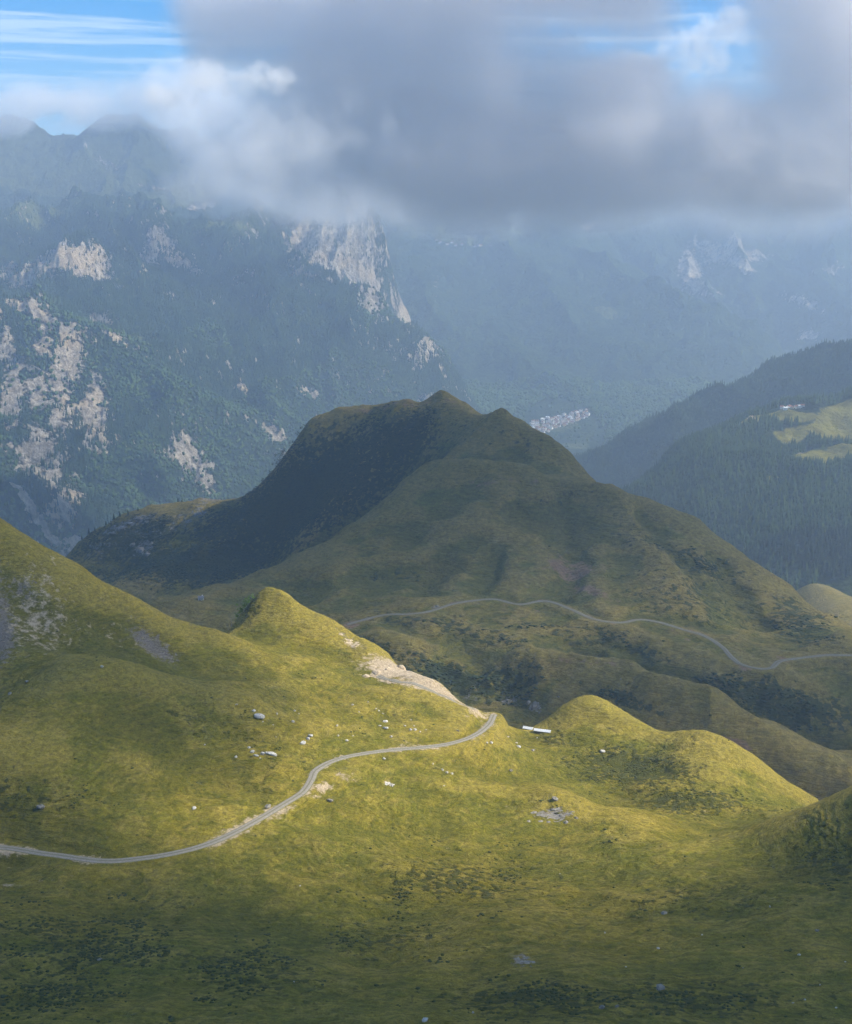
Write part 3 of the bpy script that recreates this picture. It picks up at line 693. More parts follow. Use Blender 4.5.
RL = [
 ('white boulder in the dense heap on the green slope above the road bend', 'white boulders heaped above the road bend', [(249, 748, 4), (252, 752, 6), (256, 756, 6), (262.5, 754, 6), (267, 753.5, 5), (260, 758.5, 3)]),
 ('small white boulder near the flat slab on the upper green slope', 'small boulders round the flat slab', [(254, 711, 5), (263, 722, 3), (277, 714, 3), (294.6, 711, 3), (276, 737, 2), (273, 725, 2), (299, 714, 2)]),
 ('white boulder in the loose trio between slab and road', 'loose trio of boulders', [(310.5, 736.4, 6), (308, 739, 5), (303, 743.4, 7)]),
 ('small pale stone on the slope just above the middle of the lit road', 'small stones above the middle of the road', [(337, 726, 3.5), (338, 736, 3.5), (347, 741, 4.5), (353, 736, 2.5), (380, 726, 3.5), (385.5, 722, 7), (378.5, 711, 3), (383, 714, 3), (376, 709, 2.5), (352.6, 705, 3), (359, 712, 2.5), (368, 702, 2.5), (391, 737, 4), (405, 726, 3.5), (410.5, 730, 4.5), (415, 730, 4), (414, 726, 2.5), (411, 720, 2.5), (426, 730, 2.5), (420, 732, 2.5)]),
 ('tiny white stone lying in the pale grass of the near slope', 'tiny stones on the near slope', [(204.5, 745, 3), (236.6, 704.6, 3), (433, 764, 3), (442.6, 770, 4), (447, 773, 4), (452, 774, 4), (444, 786, 3), (487, 743, 4), (491.5, 743, 4), (537, 738, 2.5), (516.5, 743, 3), (508, 737, 3), (294, 982, 2.5), (605, 933, 3), (626, 967, 3), (799, 955, 4), (793, 1003, 3), (805, 1000, 3), (836, 1008, 3.5), (770, 907, 3.5), (473, 1013, 3.5), (702, 935, 2.5), (743, 968, 2.5), (820, 985, 2.5), (845, 962, 2.5), (300, 886, 3), (42, 990, 3), (560, 874, 2.5)]),
]
for lab, grp, pts in RL:
    for (px, py, wp) in pts: place_rock(px, py, wp, lab, grp)
for (px, py, wp, dk, lab) in [
    (259.5, 717, 12, 0, 'largest flat white slab on the slope above the road bend'), (272, 755, 11, 0, 'broad white boulder at the right end of the dense heap'),
    (236, 757, 4, 0, 'lone white stone left of the dense boulder heap'), (293, 722, 4, 0, 'lone white stone right of the flat slab'), (385.5, 728.5, 7, 0, 'brightest white boulder above the middle of the lit road'),
    (458, 731, 5, 1, 'rusty rock standing close above the road before the pass'), (384, 759, 4.5, 0, 'white stone lying alone just below the road'),
    (392, 786, 4.5, 0, 'white stone beside the lichen covered slab below the road'), (330, 801, 8, 1, 'grey brown rock in the grass below the gravel widening'), (268, 807.5, 9, 1, 'brown broken rock on the upper edge of the road'),
    (518.6, 747, 6, 0, 'flat white stone in the saddle below the long white sheds'), (532.6, 751, 5.5, 1, 'pale grey stone in the saddle below the long white sheds'), (603, 752, 8, 0, 'big whitish boulder in the grass before the round knoll'),
    (510.6, 771, 5, 1, 'dark upright stone in the sunny hollow'), (555, 799.5, 8, 1, 'grey boulder perched just above the broad outcrop'), (664, 914, 8, 1, 'low grey stone on the small terrace edge'),
    (817, 931, 6, 1, 'round grey stone on the shaded right slope'), (660, 988.5, 12, 1, 'rugged brown boulder among low shrubs near the bottom'), (602, 1008, 8, 1, 'flat grey stone left of a pair at the bottom'), (617, 1007, 7, 1, 'pale grey stone right of a pair at the bottom'),
    (425, 1021, 10, 0, 'pale boulder cut by the bottom edge of the view'), (194, 808.5, 6, 0, 'single grey white stone on the shady left slope'), (100, 960, 7, 1, 'reddish grey rock among the dark shrub clumps'), (41, 808, 10, 1, 'brown rock patch on the dim left slope'),
    (658, 948.6, 4, 0, 'small pale stone above the rugged brown boulder'), (102, 667, 5, 0, 'white stone on the crest of the rounded mound'), (27, 682, 6, 1, 'grey rock at the foot of the scree'), (10, 694, 5, 1, 'small grey rock below the scree at the left edge')]:
    place_rock(px, py, wp, lab, dark=bool(dk))
c = A.cast(386, 783, 240, 800)
# outcrops: broken slabs growing out of the turf, each outcrop one mesh
def outcrop(name, label, pieces, sheet, y0, y1, mat, cat='rock outcrop', group=None, sink=.22):
    bmv, bmf, off = [], [], 0; c0 = None
    for i, (px, py, wp, hp) in enumerate(pieces):
        c = sheet.cast(px, py, y0, y1)
        if c is None: continue
        if c0 is None: c0 = c
        me = rock_mesh('tmp', 40+i*3+int(px), mat, 1.0)
        v = np.empty(len(me.vertices)*3); me.vertices.foreach_get('co', v); v = v.reshape(-1, 3)
        f = np.array([p.vertices[:] for p in me.polygons]); bpy.data.meshes.remove(me)
        s = wp*c[1]/F; a = random.uniform(0, 3.1)
        v = v*np.array([s, s*.75, hp*c[1]/F*1.3])
        v += np.array([[perlin(q[0]*1.1+i, q[1]*1.1+q[2])*.18*s*.3 for q in v]]).T*np.array([[1, 1, .6]])
        R = np.array([[math.cos(a*.2), -math.sin(a*.2), 0], [math.sin(a*.2), math.cos(a*.2), 0], [0, 0, 1]])
        v = v@R.T + (c-c0) - np.array([0, 0, sink*hp*c[1]/F])
        bmv.append(v); bmf.append(f+off); off += len(v)
    if c0 is None: return
    if len(bmv) > 1:                           # the buried bed that joins the slabs
        al = np.vstack(bmv); lo, hi = al.min(0), al.max(0); me = rock_mesh('tmp', 5, mat, 1.0, 4)
        v = np.empty(len(me.vertices)*3); me.vertices.foreach_get('co', v); v = v.reshape(-1, 3)
        f = np.array([p.vertices[:] for p in me.polygons]); bpy.data.meshes.remove(me)
        v = v*np.array([(hi[0]-lo[0])*1.0, (hi[1]-lo[1])*1.0, 1.0]) + np.array([(lo[0]+hi[0])/2, (lo[1]+hi[1])/2, 0])
        zz = sheet.h(v[:, 0]+c0[0], v[:, 1]+c0[1])-c0[2]
        v[:, 2] = zz + v[:, 2]*.8 - .34 + .22*np.array([perlin(a*.55+3, b*.55) for a, b in v[:, :2]])
        bmv.append(v); bmf.append(f+off)
    o = put(name, mesh_from(name, np.vstack(bmv), np.vstack(bmf), mat, False), c0, label=label, cat=cat, group=group)
    return o
outcrop('rock_outcrop', 'broad grey outcrop half buried in the sunny turf', [(545, 816, 12, 4), (533, 812, 10, 2.5), (567, 822, 11, 7), (576, 818, 8, 8), (556, 808, 13, 2), (562, 815, 8, 3), (540, 821, 9, 3), (528, 821, 8, 2), (572, 812, 8, 2), (560, 823, 7, 4), (548, 822, 9, 3)], A, 240, 800, M['grey_rock'], sink=.45)
outcrop('rock_outcrop', 'lone flat grey slab in the grass near the bottom', [(520, 963, 18, 4), (514, 968, 13, 4), (526, 957, 14, 3), (534, 953, 9, 2.5)], A, 240, 800, M['grey_rock'], sink=.75)
outcrop('rock_outcrop', 'pale lichen covered slab just below the road', [(386, 783, 12, 2), (391, 784, 8, 2)], A, 240, 800, M['boulder'], sink=.5)
M['quarry'] = simple_mat('broken_quarry_rock', (.30, .23, .15), (.62, .50, .34), .9, bd=.5)
outcrop('quarry_face', 'pale broken rock face cut into the spur above the pass', [(366, 676, 10, 5), (376, 672, 12, 8), (388, 669, 14, 11), (400, 668, 14, 12), (412, 671, 14, 11), (422, 675, 12, 8), (431, 681, 10, 5)], A, 560, 800, M['quarry'], cat='quarry', sink=.3)
outcrop('rock_outcrop', 'pale rock rib on the right flank of the pointed knoll', [(340, 634, 8, 3), (348, 640, 8, 3), (356, 646, 8, 3), (362, 650, 6, 3)], A, 560, 800, M['quarry'], sink=.5)
for lab, pcs in [('large grey crag on the left foot of the dark hill', [(143, 548, 16, 10), (150, 552, 12, 8), (135, 543, 12, 8), (152, 543, 10, 6)]), ('grey crag just under the left crest of the dark hill', [(122, 527, 14, 9), (115, 532, 10, 6), (130, 522, 10, 6)]),
                 ('upper grey crag on the left crest between small firs', [(141, 517, 12, 7), (148, 521, 9, 5)]), ('grey crag on the crest left of the saddle of the dark hill', [(169, 503, 10, 6), (176, 500, 9, 5)]),
                 ('pair of grey crags below the crest of the dark hill', [(199, 508, 10, 6), (190, 520, 11, 6), (205, 512, 8, 5)]), ('small round crag on the crest of the dark hill', [(218, 500, 8, 6)])]:
    outcrop('rock_outcrop', lab, [(a, b, c_, d*.6) for a, b, c_, d in pcs], B, 900, 1800, M['hill_rock'], sink=.45)
for lab, pcs in [('steep grey rocks in the gully beyond the pass', [(535, 706, 10, 8), (529, 702, 7, 7), (540, 712, 7, 7)]), ('narrow grey rocks in the gully left of the round knoll', [(508, 700, 6, 10), (513, 704, 5, 8)]), ('lone grey rock on the slope above the gully', [(559, 696, 5, 3)]), ('small grey rock on the brown shoulder beyond the knoll', [(621, 679, 4, 3)]), ('dark rock standing on the upper edge of the hill road', [(437, 606.5, 8, 4.5), (433, 607.5, 6, 3)])]:
    outcrop('rock_outcrop', lab, pcs, B, 740, 1250, M['hill_rock'], sink=.4)

# ------------------------------------------------------------------ buildings
def house_meshes(w, d, h, rh, wallm, roofm, over=.5, th=.25):
    V = [(-w/2, -d/2, -1.5), (w/2, -d/2, -1.5), (w/2, d/2, -1.5), (-w/2, d/2, -1.5), (-w/2, -d/2, h), (w/2, -d/2, h), (w/2, d/2, h), (-w/2, d/2, h), (-w/2, 0, h+rh), (w/2, 0, h+rh)]
    bm = bmesh.new(); vs = [bm.verts.new(v) for v in V]
    for f in ((0, 3, 2, 1), (0, 1, 5, 4), (2, 3, 7, 6), (1, 2, 6, 9, 5), (3, 0, 4, 8, 7), (4, 5, 9, 8), (6, 7, 8, 9)): bm.faces.new([vs[i] for i in f])
    wm = bpy.data.meshes.new('wall'); bm.to_mesh(wm); bm.free(); wm.materials.append(wallm)
    bm = bmesh.new(); k = rh/(d/2)
    e = over; prof = [(-d/2-e, h-e*k+.03), (0, h+rh+.03), (d/2+e, h-e*k+.03), (d/2+e, h-e*k+.03+th), (0, h+rh+.03+th), (-d/2-e, h-e*k+.03+th)]
    a = [bm.verts.new((-w/2-e, y, z)) for y, z in prof]; b = [bm.verts.new((w/2+e, y, z)) for y, z in prof]
    n = len(prof)
    for i in range(n): bm.faces.new((a[i], a[(i+1) % n], b[(i+1) % n], b[i]))
    for q in (a, b):
        bm.faces.new((q[0], q[1], q[4], q[5])); bm.faces.new((q[1], q[2], q[3], q[4]))
    bmesh.ops.recalc_face_normals(bm, faces=bm.faces)
    rm = bpy.data.meshes.new('roof'); bm.to_mesh(rm); bm.free(); rm.materials.append(roofm)
    return wm, rm

def panel(name, x, z, w, h, y, mat, t=.06):
    me = box_mesh0(name, x-w/2, x+w/2, y-t, y+t, z, z+h, mat); return me

def box_mesh0(name, x0, x1, y0, y1, z0, z1, mat):
    v = np.array([(x, y, z) for z in (z0, z1) for y in (y0, y1) for x in (x0, x1)], float)
    f = np.array([(0, 2, 3, 1), (4, 5, 7, 6), (0, 1, 5, 4), (2, 6, 7, 3), (0, 4, 6, 2), (1, 3, 7, 5)])
    return mesh_from(name, v, f, mat, False)

def house(name, dims, wallm, roofm, openings=True, chimney=True):
    wm, rm = house_meshes(*dims, wallm, roofm)
    w, d, h, rh = dims
    root = bpy.data.objects.new(name, None)
    kids = [('wall', wm, None), ('roof', rm, None)]
    if openings:
        kids.append(('door', panel('door', 0, 0, 1.1, 2.1, -d/2, M['wood']), None))
        nfl = max(1, int(h//2.7))
        wmesh = panel('window', 0, 0, 1.1, 1.3, -d/2, M['window'])
        for fl in range(nfl):
            for x in np.arange(-w/2+1.6, w/2-1, 2.6):
                if fl == 0 and abs(x) < 1.2: continue
                kids.append(('window', wmesh, (x, 0, .9+fl*2.7)))
    if chimney:
        kids.append(('chimney', box_mesh0('chimney', w*.2, w*.2+.8, -.4, .4, h+rh-.8, h+rh+1.0, wallm), None))
    return root, kids

def place_house(proto, loc, rz, label, cat, group=None, sc=1.0):
    root, kids = proto
    r = root.copy(); link(r); r.location = loc; r.rotation_euler = (0, 0, rz); r.scale = (sc, sc, sc)
    tag(r, label, cat, group)
    for (n, me, off) in kids:
        k = link(bpy.data.objects.new(n, me)); k.parent = r
        if off: k.location = off
    return r

PH = [(house('house', (11, 9, 6, 2.6), M['plaster'], M['tile']), 'white village house with a brown roof down in the valley'),
      (house('house', (14, 10, 8.5, 2.8), M['plaster'], M['slate']), 'tall white village house with a grey roof down in the valley'),
      (house('house', (10, 8, 5.6, 2.4), M['cream'], M['tile']), 'cream village house with a brown roof down in the valley'),
      (house('house', (13, 9, 6, 2.2), M['plaster'], M['whitesheet']), 'village house with a pale roof glinting in the valley')]
placed = []
tries = 0
while len(placed) < 120 and tries < 4000:
    tries += 1
    t = random.random(); px = 533+t*54+random.uniform(-2, 2); py = 430-t*16+random.uniform(-8, 7)*(1-t*.55)
    c = D.cast(px, py, 4300, 5800, 300)
    if c is None or any((c[0]-q[0])**2+(c[1]-q[1])**2 < 17**2 for q in placed): continue
    k = random.choices(range(4), (5, 3, 3, 2))[0]
    placed.append(c)
    place_house(PH[k][0], c, random.choice((.2, -.3, 1.2, .5))+random.uniform(-.2, .2), PH[k][1], 'house', ['white houses with brown roofs', 'tall white houses with grey roofs', 'cream houses of the village', 'pale roofed houses'][k], random.uniform(.85, 1.25))
for (px, py) in [(443, 221), (415, 226), (440, 243), (447, 245), (456, 246), (475, 247), (480, 246), (452, 243), (436, 241), (462, 245)]:
    c = D.cast(px, py, 6000, 9000)
    if c is not None: place_house(PH[0][0], c, random.uniform(-.5, .5), 'tiny white house on the high meadow terrace under the clouds', 'house', 'houses on the high meadow terrace', 1.3)
for i, (px, py) in enumerate([(782, 408.5), (785.5, 409.5), (789, 408), (792, 408.5), (796.5, 408), (800, 407.5), (802.5, 407)]):
    c = Hs.cast(px, py, 1900, 3200, slide=12)
    if c is not None: place_house(PH[(0, 3, 0, 2, 0, 3, 0)[i]][0], c, random.uniform(-.4, .4), 'chalet in the row on the rim of the bright meadow', 'chalet', 'chalets on the rim of the meadow', .72)

def long_shed(px, py, length, rz, label):
    c = A.cast(px, py, 560, 800, slide=12)
    w, d, h, rh = length, 2.1, .55, .55
    p = house('shed', (w, d, h, rh), M['grey_rock'], M['whitesheet'], openings=False, chimney=False)
    p[1].append(('door', panel('door', -w*.3, 0, .7, .5, -d/2, M['wood']), None))
    # ribs of the roof sheets
    bm = bmesh.new()
    for x in np.arange(-w/2-.4, w/2+.41, 1.0):
        for s in (-1, 1):
            a = Vector((x, 0, h+rh+.30)); b = Vector((x, s*(d/2+.5), h-.5*rh/(d/2)+.30))
            vs = [bm.verts.new(q+Vector((dx, 0, dz))) for q in (a, b) for dx, dz in ((-.04, -.02), (.04, -.02), (.04, .05), (-.04, .05))]
            for f in ((0, 1, 5, 4), (1, 2, 6, 5), (2, 3, 7, 6), (3, 0, 4, 7)): bm.faces.new([vs[i] for i in f])
    m = bpy.data.meshes.new('roof_ribs'); bm.to_mesh(m); bm.free(); m.materials.append(M['whitesheet'])
    r = place_house(p, c, rz, label, 'shed', 'long low sheds on the pass')
    roof = [k for k in r.children if k.name.startswith('roof')][0]
    k = link(bpy.data.objects.new('roof_ribs', m)); k.parent = roof
    return r
long_shed(528.2, 729, 4.6, -.42, 'shorter long white roofed shed nearer the road end on the pass')
long_shed(542.5, 731.5, 8.2, -.32, 'longer low white roofed shed at the foot of the round knoll')
ph = house('hut', (4.2, 3.6, 2.4, 1.1), M['plaster'], M['slate'], openings=False, chimney=True)
ph[1].append(('door', panel('door', -.7, 0, .8, 1.8, -1.8, M['wood']), None)); ph[1].append(('window', panel('window', .9, .9, .7, .7, -1.8, M['window']), None))
c = B.cast(201, 600, 900, 1300); place_house(ph, c, .1, 'tiny white hut on the shaded meadow left of the pointed knoll', 'hut')

# ------------------------------------------------------------------ trees
def conifer_arrays(seed, tiers=7, seg=9, h=1.0, r=.2):
    """tapering whorls of drooping ragged boughs; height 1"""
    rg = np.random.default_rng(seed); V = []; Fc = []
    for k in range(tiers):
        t = k/(tiers-1); z0 = .10+.80*t**.9; rr = r*(1-t)**.85+.02; top = z0+.26*(1-t*.6)
        b = len(V); V.append((0, 0, min(top, 1.0)))
        for j in range(seg*2):
            a = j*math.pi/seg+rg.uniform(-.15, .15)+k
            q = rr*(rg.uniform(.85, 1.2) if j % 2 == 0 else rg.uniform(.45, .65))
            V.append((q*math.cos(a), q*math.sin(a), z0-(.05 if j % 2 == 0 else -.02)+rg.uniform(-.015, .015)))
        V.append((0, 0, z0+.04))
        n = seg*2
        for j in range(n):
            Fc.append((b, b+1+j, b+1+(j+1) % n)); Fc.append((b+1+n, b+1+(j+1) % n, b+1+j))
    return np.array(V), np.array(Fc)

def trunk_arrays(h, r, seg=6):
    V = [(r*(1-.7*t)*math.cos(a), r*(1-.7*t)*math.sin(a), h*t) for t in (0, 1) for a in np.arange(seg)*2*math.pi/seg]
    return np.array(V), np.array([(i, (i+1) % seg, seg+(i+1) % seg, seg+i) for i in range(seg)])

CM = []
for s in range(4):
    v, f = conifer_arrays(s, r=.17+.02*s); CM.append(mesh_from('crown', v, f, M['conifer'], False))
tv, tf = trunk_arrays(.35, .022); TM = mesh_from('trunk', tv-np.array([0, 0, .03]), tf, M['bark'])

def conifer(c, h, label, group, parts=True):
    me = random.choice(CM)
    if not parts:
        return put('conifer_tree', me, (c[0], c[1], c[2]-h*.04), (0, 0, random.uniform(0, 6.3)), (h*random.uniform(.85, 1.15),)*2+(h,), label=label, cat='tree', group=group)
    r = link(bpy.data.objects.new('conifer_tree', None)); r.location = c; r.scale = (h, h, h); r.rotation_euler = (0, 0, random.uniform(0, 6.3)); tag(r, label, 'tree', group)
    for n, m in (('crown', me), ('trunk', TM)):
        k = link(bpy.data.objects.new(n, m)); k.parent = r
    return r

def leafy_arrays(seed, n=260):
    rg = np.random.default_rng(seed); V = []; Fc = []
    cl = [(rg.normal(size=3)*np.array([.22, .22, .18])+np.array([0, 0, .62]), rg.uniform(.12, .24)) for _ in range(9)]
    for i in range(n):
        c, r = cl[rg.integers(len(cl))]
        d = rg.normal(size=3); d /= np.linalg.norm(d); p = c+d*r*rg.uniform(.6, 1.05)
        u = rg.normal(size=3); u /= np.linalg.norm(u); w = np.cross(u, d); w /= np.linalg.norm(w)+1e-9; s = rg.uniform(.03, .06)
        b = len(V); V += [p-u*s, p+w*s*.7, p+u*s, p-w*s*.7]; Fc.append((b, b+1, b+2, b+3))
    return np.array(V), np.array(Fc)
LM = [mesh_from('crown', *leafy_arrays(s), M['shrub_bright'], False) for s in (1, 2)]
LD = [mesh_from('crown', *leafy_arrays(s), M['alder'], False) for s in (3, 4)]
def leafy(c, h, label, group=None, dark=False, name='leafy_bush'):
    r = link(bpy.data.objects.new(name, None)); r.location = c; r.scale = (h*1.15, h*1.15, h); r.rotation_euler = (0, 0, random.uniform(0, 6)); tag(r, label, 'bush', group)
    k = link(bpy.data.objects.new('crown', random.choice(LD if dark else LM))); k.parent = r
    k = link(bpy.data.objects.new('trunk', TM)); k.parent = r; k.scale = (1, 1, 1.6)
for (px, py, h) in [(245, 606, 7.5), (241, 611, 6.5), (249, 601, 6), (238, 617, 6), (253, 598, 4.5), (236, 622, 4.5), (243, 616, 5), (226, 632, 4), (221, 634, 3.5)]:
    c = P(px, py+3, 776); z = float(A.h(np.array([c[0]]), np.array([c[1]]))[0]); leafy(np.array([c[0], c[1], z-.2]), h*.8, 'bright green bush on the steep left edge of the pointed knoll', 'bushes on the left edge of the pointed knoll')
def snag(px, py, h, lean, label):
    c = P(px, py, 770); z = float(A.h(np.array([c[0]]), np.array([c[1]]))[0])
    bm = bmesh.new()
    def limb(a, b, r0, r1):
        a, b = Vector(a), Vector(b); d = (b-a).normalized(); u = d.orthogonal().normalized(); w = d.cross(u)
        q = [[bm.verts.new(p+(u*math.cos(t)+w*math.sin(t))*r) for t in np.arange(6)*math.pi/3] for p, r in ((a, r0), (b, r1))]
        for i in range(6): bm.faces.new((q[0][i], q[0][(i+1) % 6], q[1][(i+1) % 6], q[1][i]))
    limb((0, 0, -.4), (lean*h, 0, h), .22, .08)
    for k in range(5):
        t = .4+.12*k; s = 1 if k % 2 else -1
        limb((lean*h*t, 0, h*t), (lean*h*t+s*h*.16, random.uniform(-.3, .3), h*t+h*.18), .08, .03)
    me = bpy.data.meshes.new('trunk'); bm.to_mesh(me); bm.free(); me.materials.append(M['deadwood'])
    put('dead_tree', me, (c[0], c[1], z), label=label, cat='dead tree')
M['deadwood'] = simple_mat('bleached_wood', (.25, .22, .18), (.45, .40, .34), 2.0)
snag(229, 627, 5.0, -.30, 'bleached dead tree leaning left below the bright bushes'); snag(231.5, 625, 5.5, -.05, 'upright bleached dead tree below the bright bushes')

for (px, py, h) in [(114, 519, 10), (120, 517, 9), (128, 515, 8), (89, 532, 9), (138, 511, 6), (178, 499, 6), (182, 498, 5), (106, 523, 6), (82, 538, 8), (95, 528, 6)]:
    c = None
    for k in range(8):
        c = B.cast(px, py+k, 1000, 1900)
        if c is not None: break
    if c is not None: conifer(c, h, 'small dark fir on the rocky left crest of the dark hill', 'firs on the left crest of the dark hill')
for (px, py, h) in [(283, 460, 10), (286, 456, 9), (276, 468, 8), (270, 473, 6), (298, 436, 6), (303, 431, 6), (306, 428, 5), (280, 464, 7), (292, 446, 6), (262, 482, 5)]:
    c = None
    for k in range(8):
        c = B.cast(px, py+k, 1300, 1900)
        if c is not None: break
    if c is not None: leafy(c, h, 'dark bush on the steep left skyline of the dark hill', 'bushes on the left skyline of the dark hill', dark=True)

# one mesh for each wood that reads as a mass
def mass(name, sheet, u0, u1, y0, y1, per_m2, hr, mat, keep=None, seed=1, tmpl=None, label=None, width=1.0, zmin=-1e9, zmax=1e9):
    rg = np.random.default_rng(seed)
    n = int((u1-u0)*(y1**2-y0**2)/2*per_m2)
    Y = np.sqrt(rg.uniform(y0**2, y1**2, n)); X = rg.uniform(u0, u1, n)*Y
    Z = sheet.h(X, Y)
    k = (Z > zmin) & (Z < zmax)
    if keep is not None: k &= keep(X, Y, Z, rg)
    X, Y, Z = X[k], Y[k], Z[k]; n = len(X)
    h = rg.uniform(*hr, n); a = rg.uniform(0, 6.28, n); ww = h*width*rg.uniform(.8, 1.25, n)
    tvs, tfs = tmpl
    ti = rg.integers(0, len(tvs), n)
    VV = []; FF = []; off = 0
    for t in range(len(tvs)):
        s = ti == t; m = s.sum()
        if m == 0: continue
        v = tvs[t]
        ca, sa = np.cos(a[s])[:, None], np.sin(a[s])[:, None]
        x = (v[None, :, 0]*ca - v[None, :, 1]*sa)*ww[s][:, None] + X[s][:, None]
        y = (v[None, :, 0]*sa + v[None, :, 1]*ca)*ww[s][:, None] + Y[s][:, None]
        z = v[None, :, 2]*h[s][:, None] + Z[s][:, None]
        VV.append(np.stack([x, y, z], -1).reshape(-1, 3))
        FF.append((tfs[t][None]+np.arange(m)[:, None, None]*len(v)).reshape(-1, 3)+off); off += m*len(v)
    me = mesh_from(name, np.vstack(VV), np.vstack(FF), mat, False)
    o = link(bpy.data.objects.new(name, me)); tag(o, label, None, None, 'stuff'); print(name, n, round(time.time()-T0, 1))
    return o

def small_conifer(seed):
    rg = np.random.default_rng(seed); V = []; Fc = []
    for z0, z1, r in ((.05, .62, .20), (.38, 1.0, .13)):
        b = len(V); V.append((0, 0, z1))
        for j in range(6): 
            q = r*rg.uniform(.7, 1.2); V.append((q*math.cos(j*math.pi/3), q*math.sin(j*math.pi/3), z0+rg.uniform(-.05, .05)))
        for j in range(6): Fc.append((b, b+1+j, b+1+(j+1) % 6))
    return np.array(V), np.array(Fc)
def blob_tree(seed, squash=1.0):
    bm = bmesh.new(); bmesh.ops.create_icosphere(bm, subdivisions=1, radius=.5); rg = np.random.default_rng(seed)
    v = np.array([p.co[:] for p in bm.verts])*rg.uniform(.65, 1.15, (len(bm.verts), 1)); v[:, 2] = v[:, 2]*squash+.42*squash
    f = np.array([[q.index for q in fc.verts] for fc in bm.faces]); bm.free(); return v, f
sc_ = [small_conifer(i) for i in range(5)]; TC = ([a for a, b in sc_], [b for a, b in sc_])
sb_ = [blob_tree(i, 1.1) for i in range(5)]; TB = ([a for a, b in sb_], [b for a, b in sb_])
sh_ = [blob_tree(i+9, .55) for i in range(5)]; TS = ([a for a, b in sh_], [b for a, b in sh_])

def tree_mat(name, c1, c2, c3):
    m, t = newmat(name)
    p = t.pos()
    n = t.noise(p, .012, 4, .6); n2 = t.noise(p, .11, 3, .6)
    c = t.mix(t.ss(n, .42, .60), c1, c2)
    c = t.mix(t.ss(n2, .45, .72), c, c3)
    t.finish(c, .95, None, .03); return m
M['wood_con'] = tree_mat('conifer_wood', (.015, .032, .011), (.030, .052, .015), (.048, .070, .019))
M['wood_leaf'] = tree_mat('leafy_wood', (.034, .064, .015), (.064, .102, .022), (.098, .132, .030))

